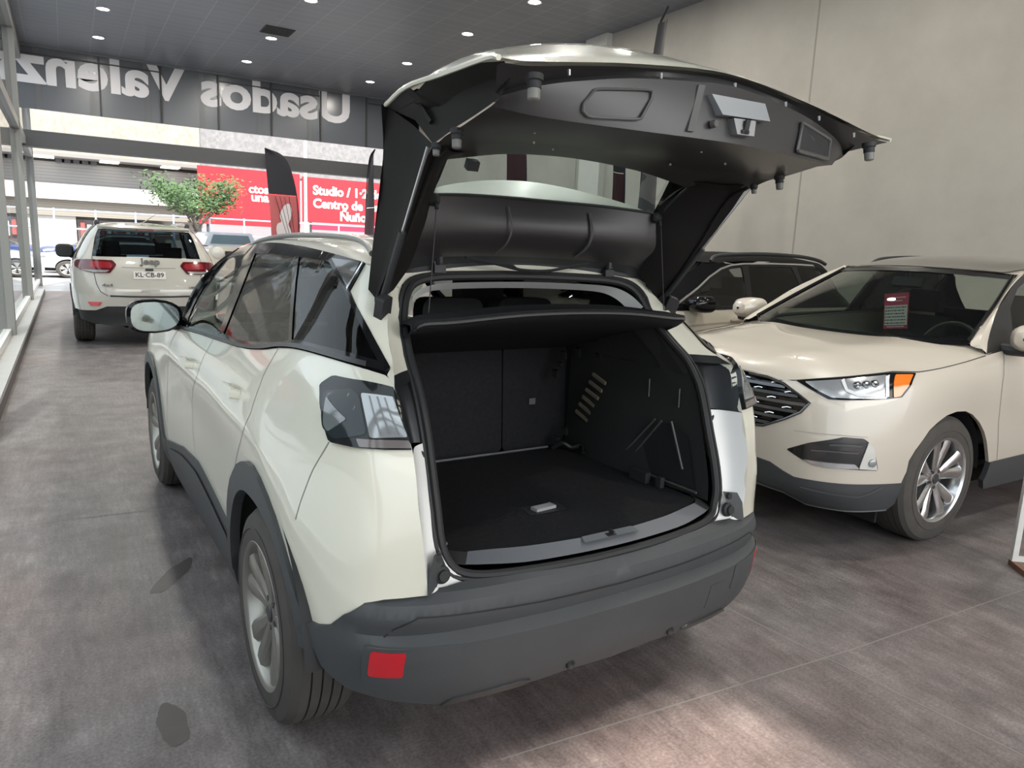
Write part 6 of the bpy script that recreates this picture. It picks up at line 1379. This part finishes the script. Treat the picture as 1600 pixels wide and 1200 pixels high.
    m = MB(); m.box((.5,-.03,-.42),(7.5,.02,-.06)); m.build('lower_strip', mat('billboard_pink', (.42,.02,.06), .5), r2, smooth=False)
    # tall thin lamp post and railing
    m = MB(); m.tube([(0,0,0),(0,0,8)], .075, 10); m.lathe([(0,.16),(.3,.12)], 12, (0,0,0), (0,0,1)); o = m.build('street_pole', mat('white_pole', (.85,.85,.84), .5)); o.location = (9.15, 35.6, 0); tag(o, 'thin white pole standing in front of the red billboards', 'pole')
    f = tag(empty('street_railing', (-5, 36, 0)), 'pale blue metal railing along the far side of the street', 'railing')
    FB = mat('pale_blue_steel', (.42,.50,.66), .5)
    for z in (1.0, 1.75, 2.55): m = MB(); m.tube([(0,0,z),(24,0,z)], .035, 8); m.build('rail', FB, f)
    for k in range(16): m = MB(); m.tube([(1.6*k,0,0),(1.6*k,0,2.62)], .04, 8); m.build('post', FB, f)
    # tree
    tree((3.75, 33, 0), 'small leafy street tree in front of the left red billboard', 4.25, 2.8, 7)
    for k, (x, y, h, lab) in enumerate(((-9.5, 4.5, 5.2, 'leafy tree across the side lane, level with the camera'), (-10.2, 9.5, 6.0, 'leafy tree across the side lane, beyond the first shopfront post'))):
        tree((x, y, 0), lab, h, 2.6, 20+k)
    sb = tag(empty('side_building', (-14, 6, 0)), 'grey building across the side lane left of the shopfront', 'building')
    m = MB(); m.box((-4,-22,0),(0,26,7.5)); m.build('wall', facade_mat('side_wall_render', (.055,.055,.058), (.085,.083,.08), 1.2), sb, smooth=False)
    for k in range(7):
        m = MB(); m.box((-.02,-20+6.4*k,3.6),(.05,-17.2+6.4*k,5.6)); m.build('window', mat('side_window', (.03,.035,.04), .1), sb, smooth=False)
        m = MB(); m.box((-.02,-20+6.4*k,.2),(.05,-16.4+6.4*k,2.7)); m.build('shutter', mat('side_shutter', (.10,.10,.105), .5), sb, smooth=False)
    m = MB(); m.box((.02,-6,2.85),(.14,6,3.4)); m.build('fascia', mat('side_fascia_red', (.45,.03,.05), .5), sb, smooth=False)
    flags()
def tree(loc, label, h, rad, seed):
    t = tag(empty('street_tree', loc), label, 'tree'); rnd = random.Random(seed)
    BK = mat('grey_bark', (.10,.085,.07), .9)
    m = MB(); m.tube(spline([(.0,0,0),(.05,0,h*.30),(-.18,0,h*.48),(-.30,.05,h*.60)], 5), list(np.linspace(.13,.07,16)), 8)
    tips = []
    for k in range(9):
        a = rnd.uniform(0, 6.28); r = rad*rnd.uniform(.5,.95); tip = (r*math.cos(a)-.1, r*.8*math.sin(a), h*rnd.uniform(.66,1.0)); tips.append(tip)
        s0 = (-.12-.18*rnd.random(), 0, h*rnd.uniform(.42,.6))
        m.tube(spline([s0, (tip[0]*.45, tip[1]*.45, (s0[2]+tip[2])*.5+.05), tip], 4), list(np.linspace(.05,.012,9)), 5)
    m.build('trunk', BK, t)
    V = []; F = []
    for k in range(3600):
        c = rnd.choice(tips); g = lambda s: rnd.gauss(0, s)
        q = rnd.random()
        p = Vector((c[0]*q**.3 + g(.32), c[1]*q**.3 + g(.32), (h*.62 + (c[2]-h*.62)*q**.5) + g(.20)))
        d = Vector((g(1), g(1), g(.6))).normalized(); u = d.orthogonal().normalized(); L = rnd.uniform(.07,.14)
        n = len(V); V += [tuple(p - d*L), tuple(p + u*L*.35), tuple(p + d*L), tuple(p - u*L*.35)]; F.append((n,n+1,n+2,n+3))
    m = MB(); m.add(V, F); m.build('foliage', mat('green_leaves', (.05,.105,.03), .6, noise=.35, nscale=2.5), t, smooth=False)
def flags():
    FK = mat('flag_black', (.012,.012,.018), .7); FR = mat('flag_red', (.46,.11,.12), .7); FW = mat('flag_white', (.62,.58,.60), .7); FD = mat('flag_dark_red', (.035,.008,.014), .7)
    def flag(loc, rot, label, h, w, parts, lean=0.0, word=None):
        """feather flag in its own x-z plane, pole on the right edge bending over to the left"""
        r = tag(empty('feather_flag', loc, math.radians(rot)), label, 'flag', 'feather flags')
        pole = spline([(w*.5,0,.05),(w*.5,0,h*.45),(w*.44,0,h*.68),(w*.28,0,h*.85),(w*.02,0,h*.955),(-w*.5,0,h*.995)], 8)
        m = MB(); m.tube(pole, .016, 8); m.build('pole', FK, r)
        m = MB(); m.lathe([(0,.28),(.03,.27),(.05,.05),(.25,.04)], 20, (w*.5,0,0), (0,0,1)); m.build('base', CLAD, r)
        zz = np.array([p[2] for p in pole]); xx = np.array([p[0] for p in pole])
        for z0, z1, mt, nm in parts:
            Z = np.linspace(z0*h, z1*h*.995, 14); right = np.interp(Z, zz, xx); left = -w*.5 + .28*w*(1-Z/h)**1.0*lean
            m = MB(); G = []
            for k, z in enumerate(Z):
                G.append([(left[k] + (right[k]-left[k])*t, .03*math.sin(4*t+z*2), z) for t in np.linspace(0, 1, 9)])
            G = np.array(G); m.grid(G); m.grid(G + np.array([0,.003,0])); m.build(nm, mt, r)
        return r
    r = flag((3.86, 18.85, 0), 4, 'red feather flag with black top standing at the street opening', 4.08, .93, ((.36,.70,FR,'red_field'), (.70,1.0,FK,'black_field')), lean=.9)
    m = MB()
    m.add([(x,-.045,z) for x, z in spline([(-.10,1.62),(-.20,1.85),(-.17,2.05),(-.06,2.12),(-.10,2.30),(.02,2.55),(.16,2.62),(.24,2.45),(.20,2.2),(.14,2.05),(.22,1.85),(.12,1.66)], 4, closed=True)], [tuple(range(48))])
    m.build('white_print', FW, r, smooth=False)
    m = MB()
    for k in range(4): m.tube([(-.22+.13*k,-.045,2.80),(.14+.065*k,-.045,1.6)], .007, 5)
    m.build('print_lines', FK, r)
    flag((6.36, 18.7, 0), 86, 'dark feather flag seen edge-on beside the raised tailgate', 4.30, .9, ((.36,.62,FD,'red_field'), (.62,1.0,FK,'black_field')), lean=.6)
    flag((4.90, 8.0, 0), 10, 'black and dark red flag seen through the middle of the rear window', 4.0, .46, ((.2,.80,FD,'red_field'), (.80,1.0,FK,'black_field')))
    flag((6.28, 7.1, 0), 12, 'dark red flag by the wall, seen through the right part of the rear window', 3.6, .36, ((.2,.80,FD,'red_field'), (.80,1.0,FK,'black_field')))
    r = flag((5.92, 6.0, 0), 68, 'tall black flag with white letters, its tip showing above the tailgate', 4.95, .60, ((.25,.97,FK,'black_field'),), lean=.0)
    text_mesh('lettering', 'NISSAN', .33, FW, frame4((.0,-.05,2.95), (0,0,1), (-1,0,0)), r, bold=.008, depth=.002, sx=1.3)
    # white metal stand at the right edge of the picture
    s = tag(empty('metal_stand', (2.912,-.599,0), math.radians(-40)), 'white metal stand with rusty feet at the right edge of the picture', 'stand')
    WP = mat('chipped_white_paint', (.66,.64,.60), .5, noise=.12, nscale=20); RS = mat('rusty_foot', (.20,.10,.065), .8, noise=.4, nscale=40)
    for x in (0, .75):
        m = MB(); m.box((x-.014,-.014,.03),(x+.014,.014,1.05)); m.build('leg', WP, s, smooth=False)
        m = MB(); m.box((x-.016,-.34,0),(x+.016,.016,.03)); m.build('foot', RS, s, smooth=False)
    m = MB(); m.box((0.014,-.012,.03),(.736,.012,.055)); m.box((0.014,-.012,1.02),(.736,.012,1.05)); m.build('crossbar', WP, s, smooth=False)
outside()
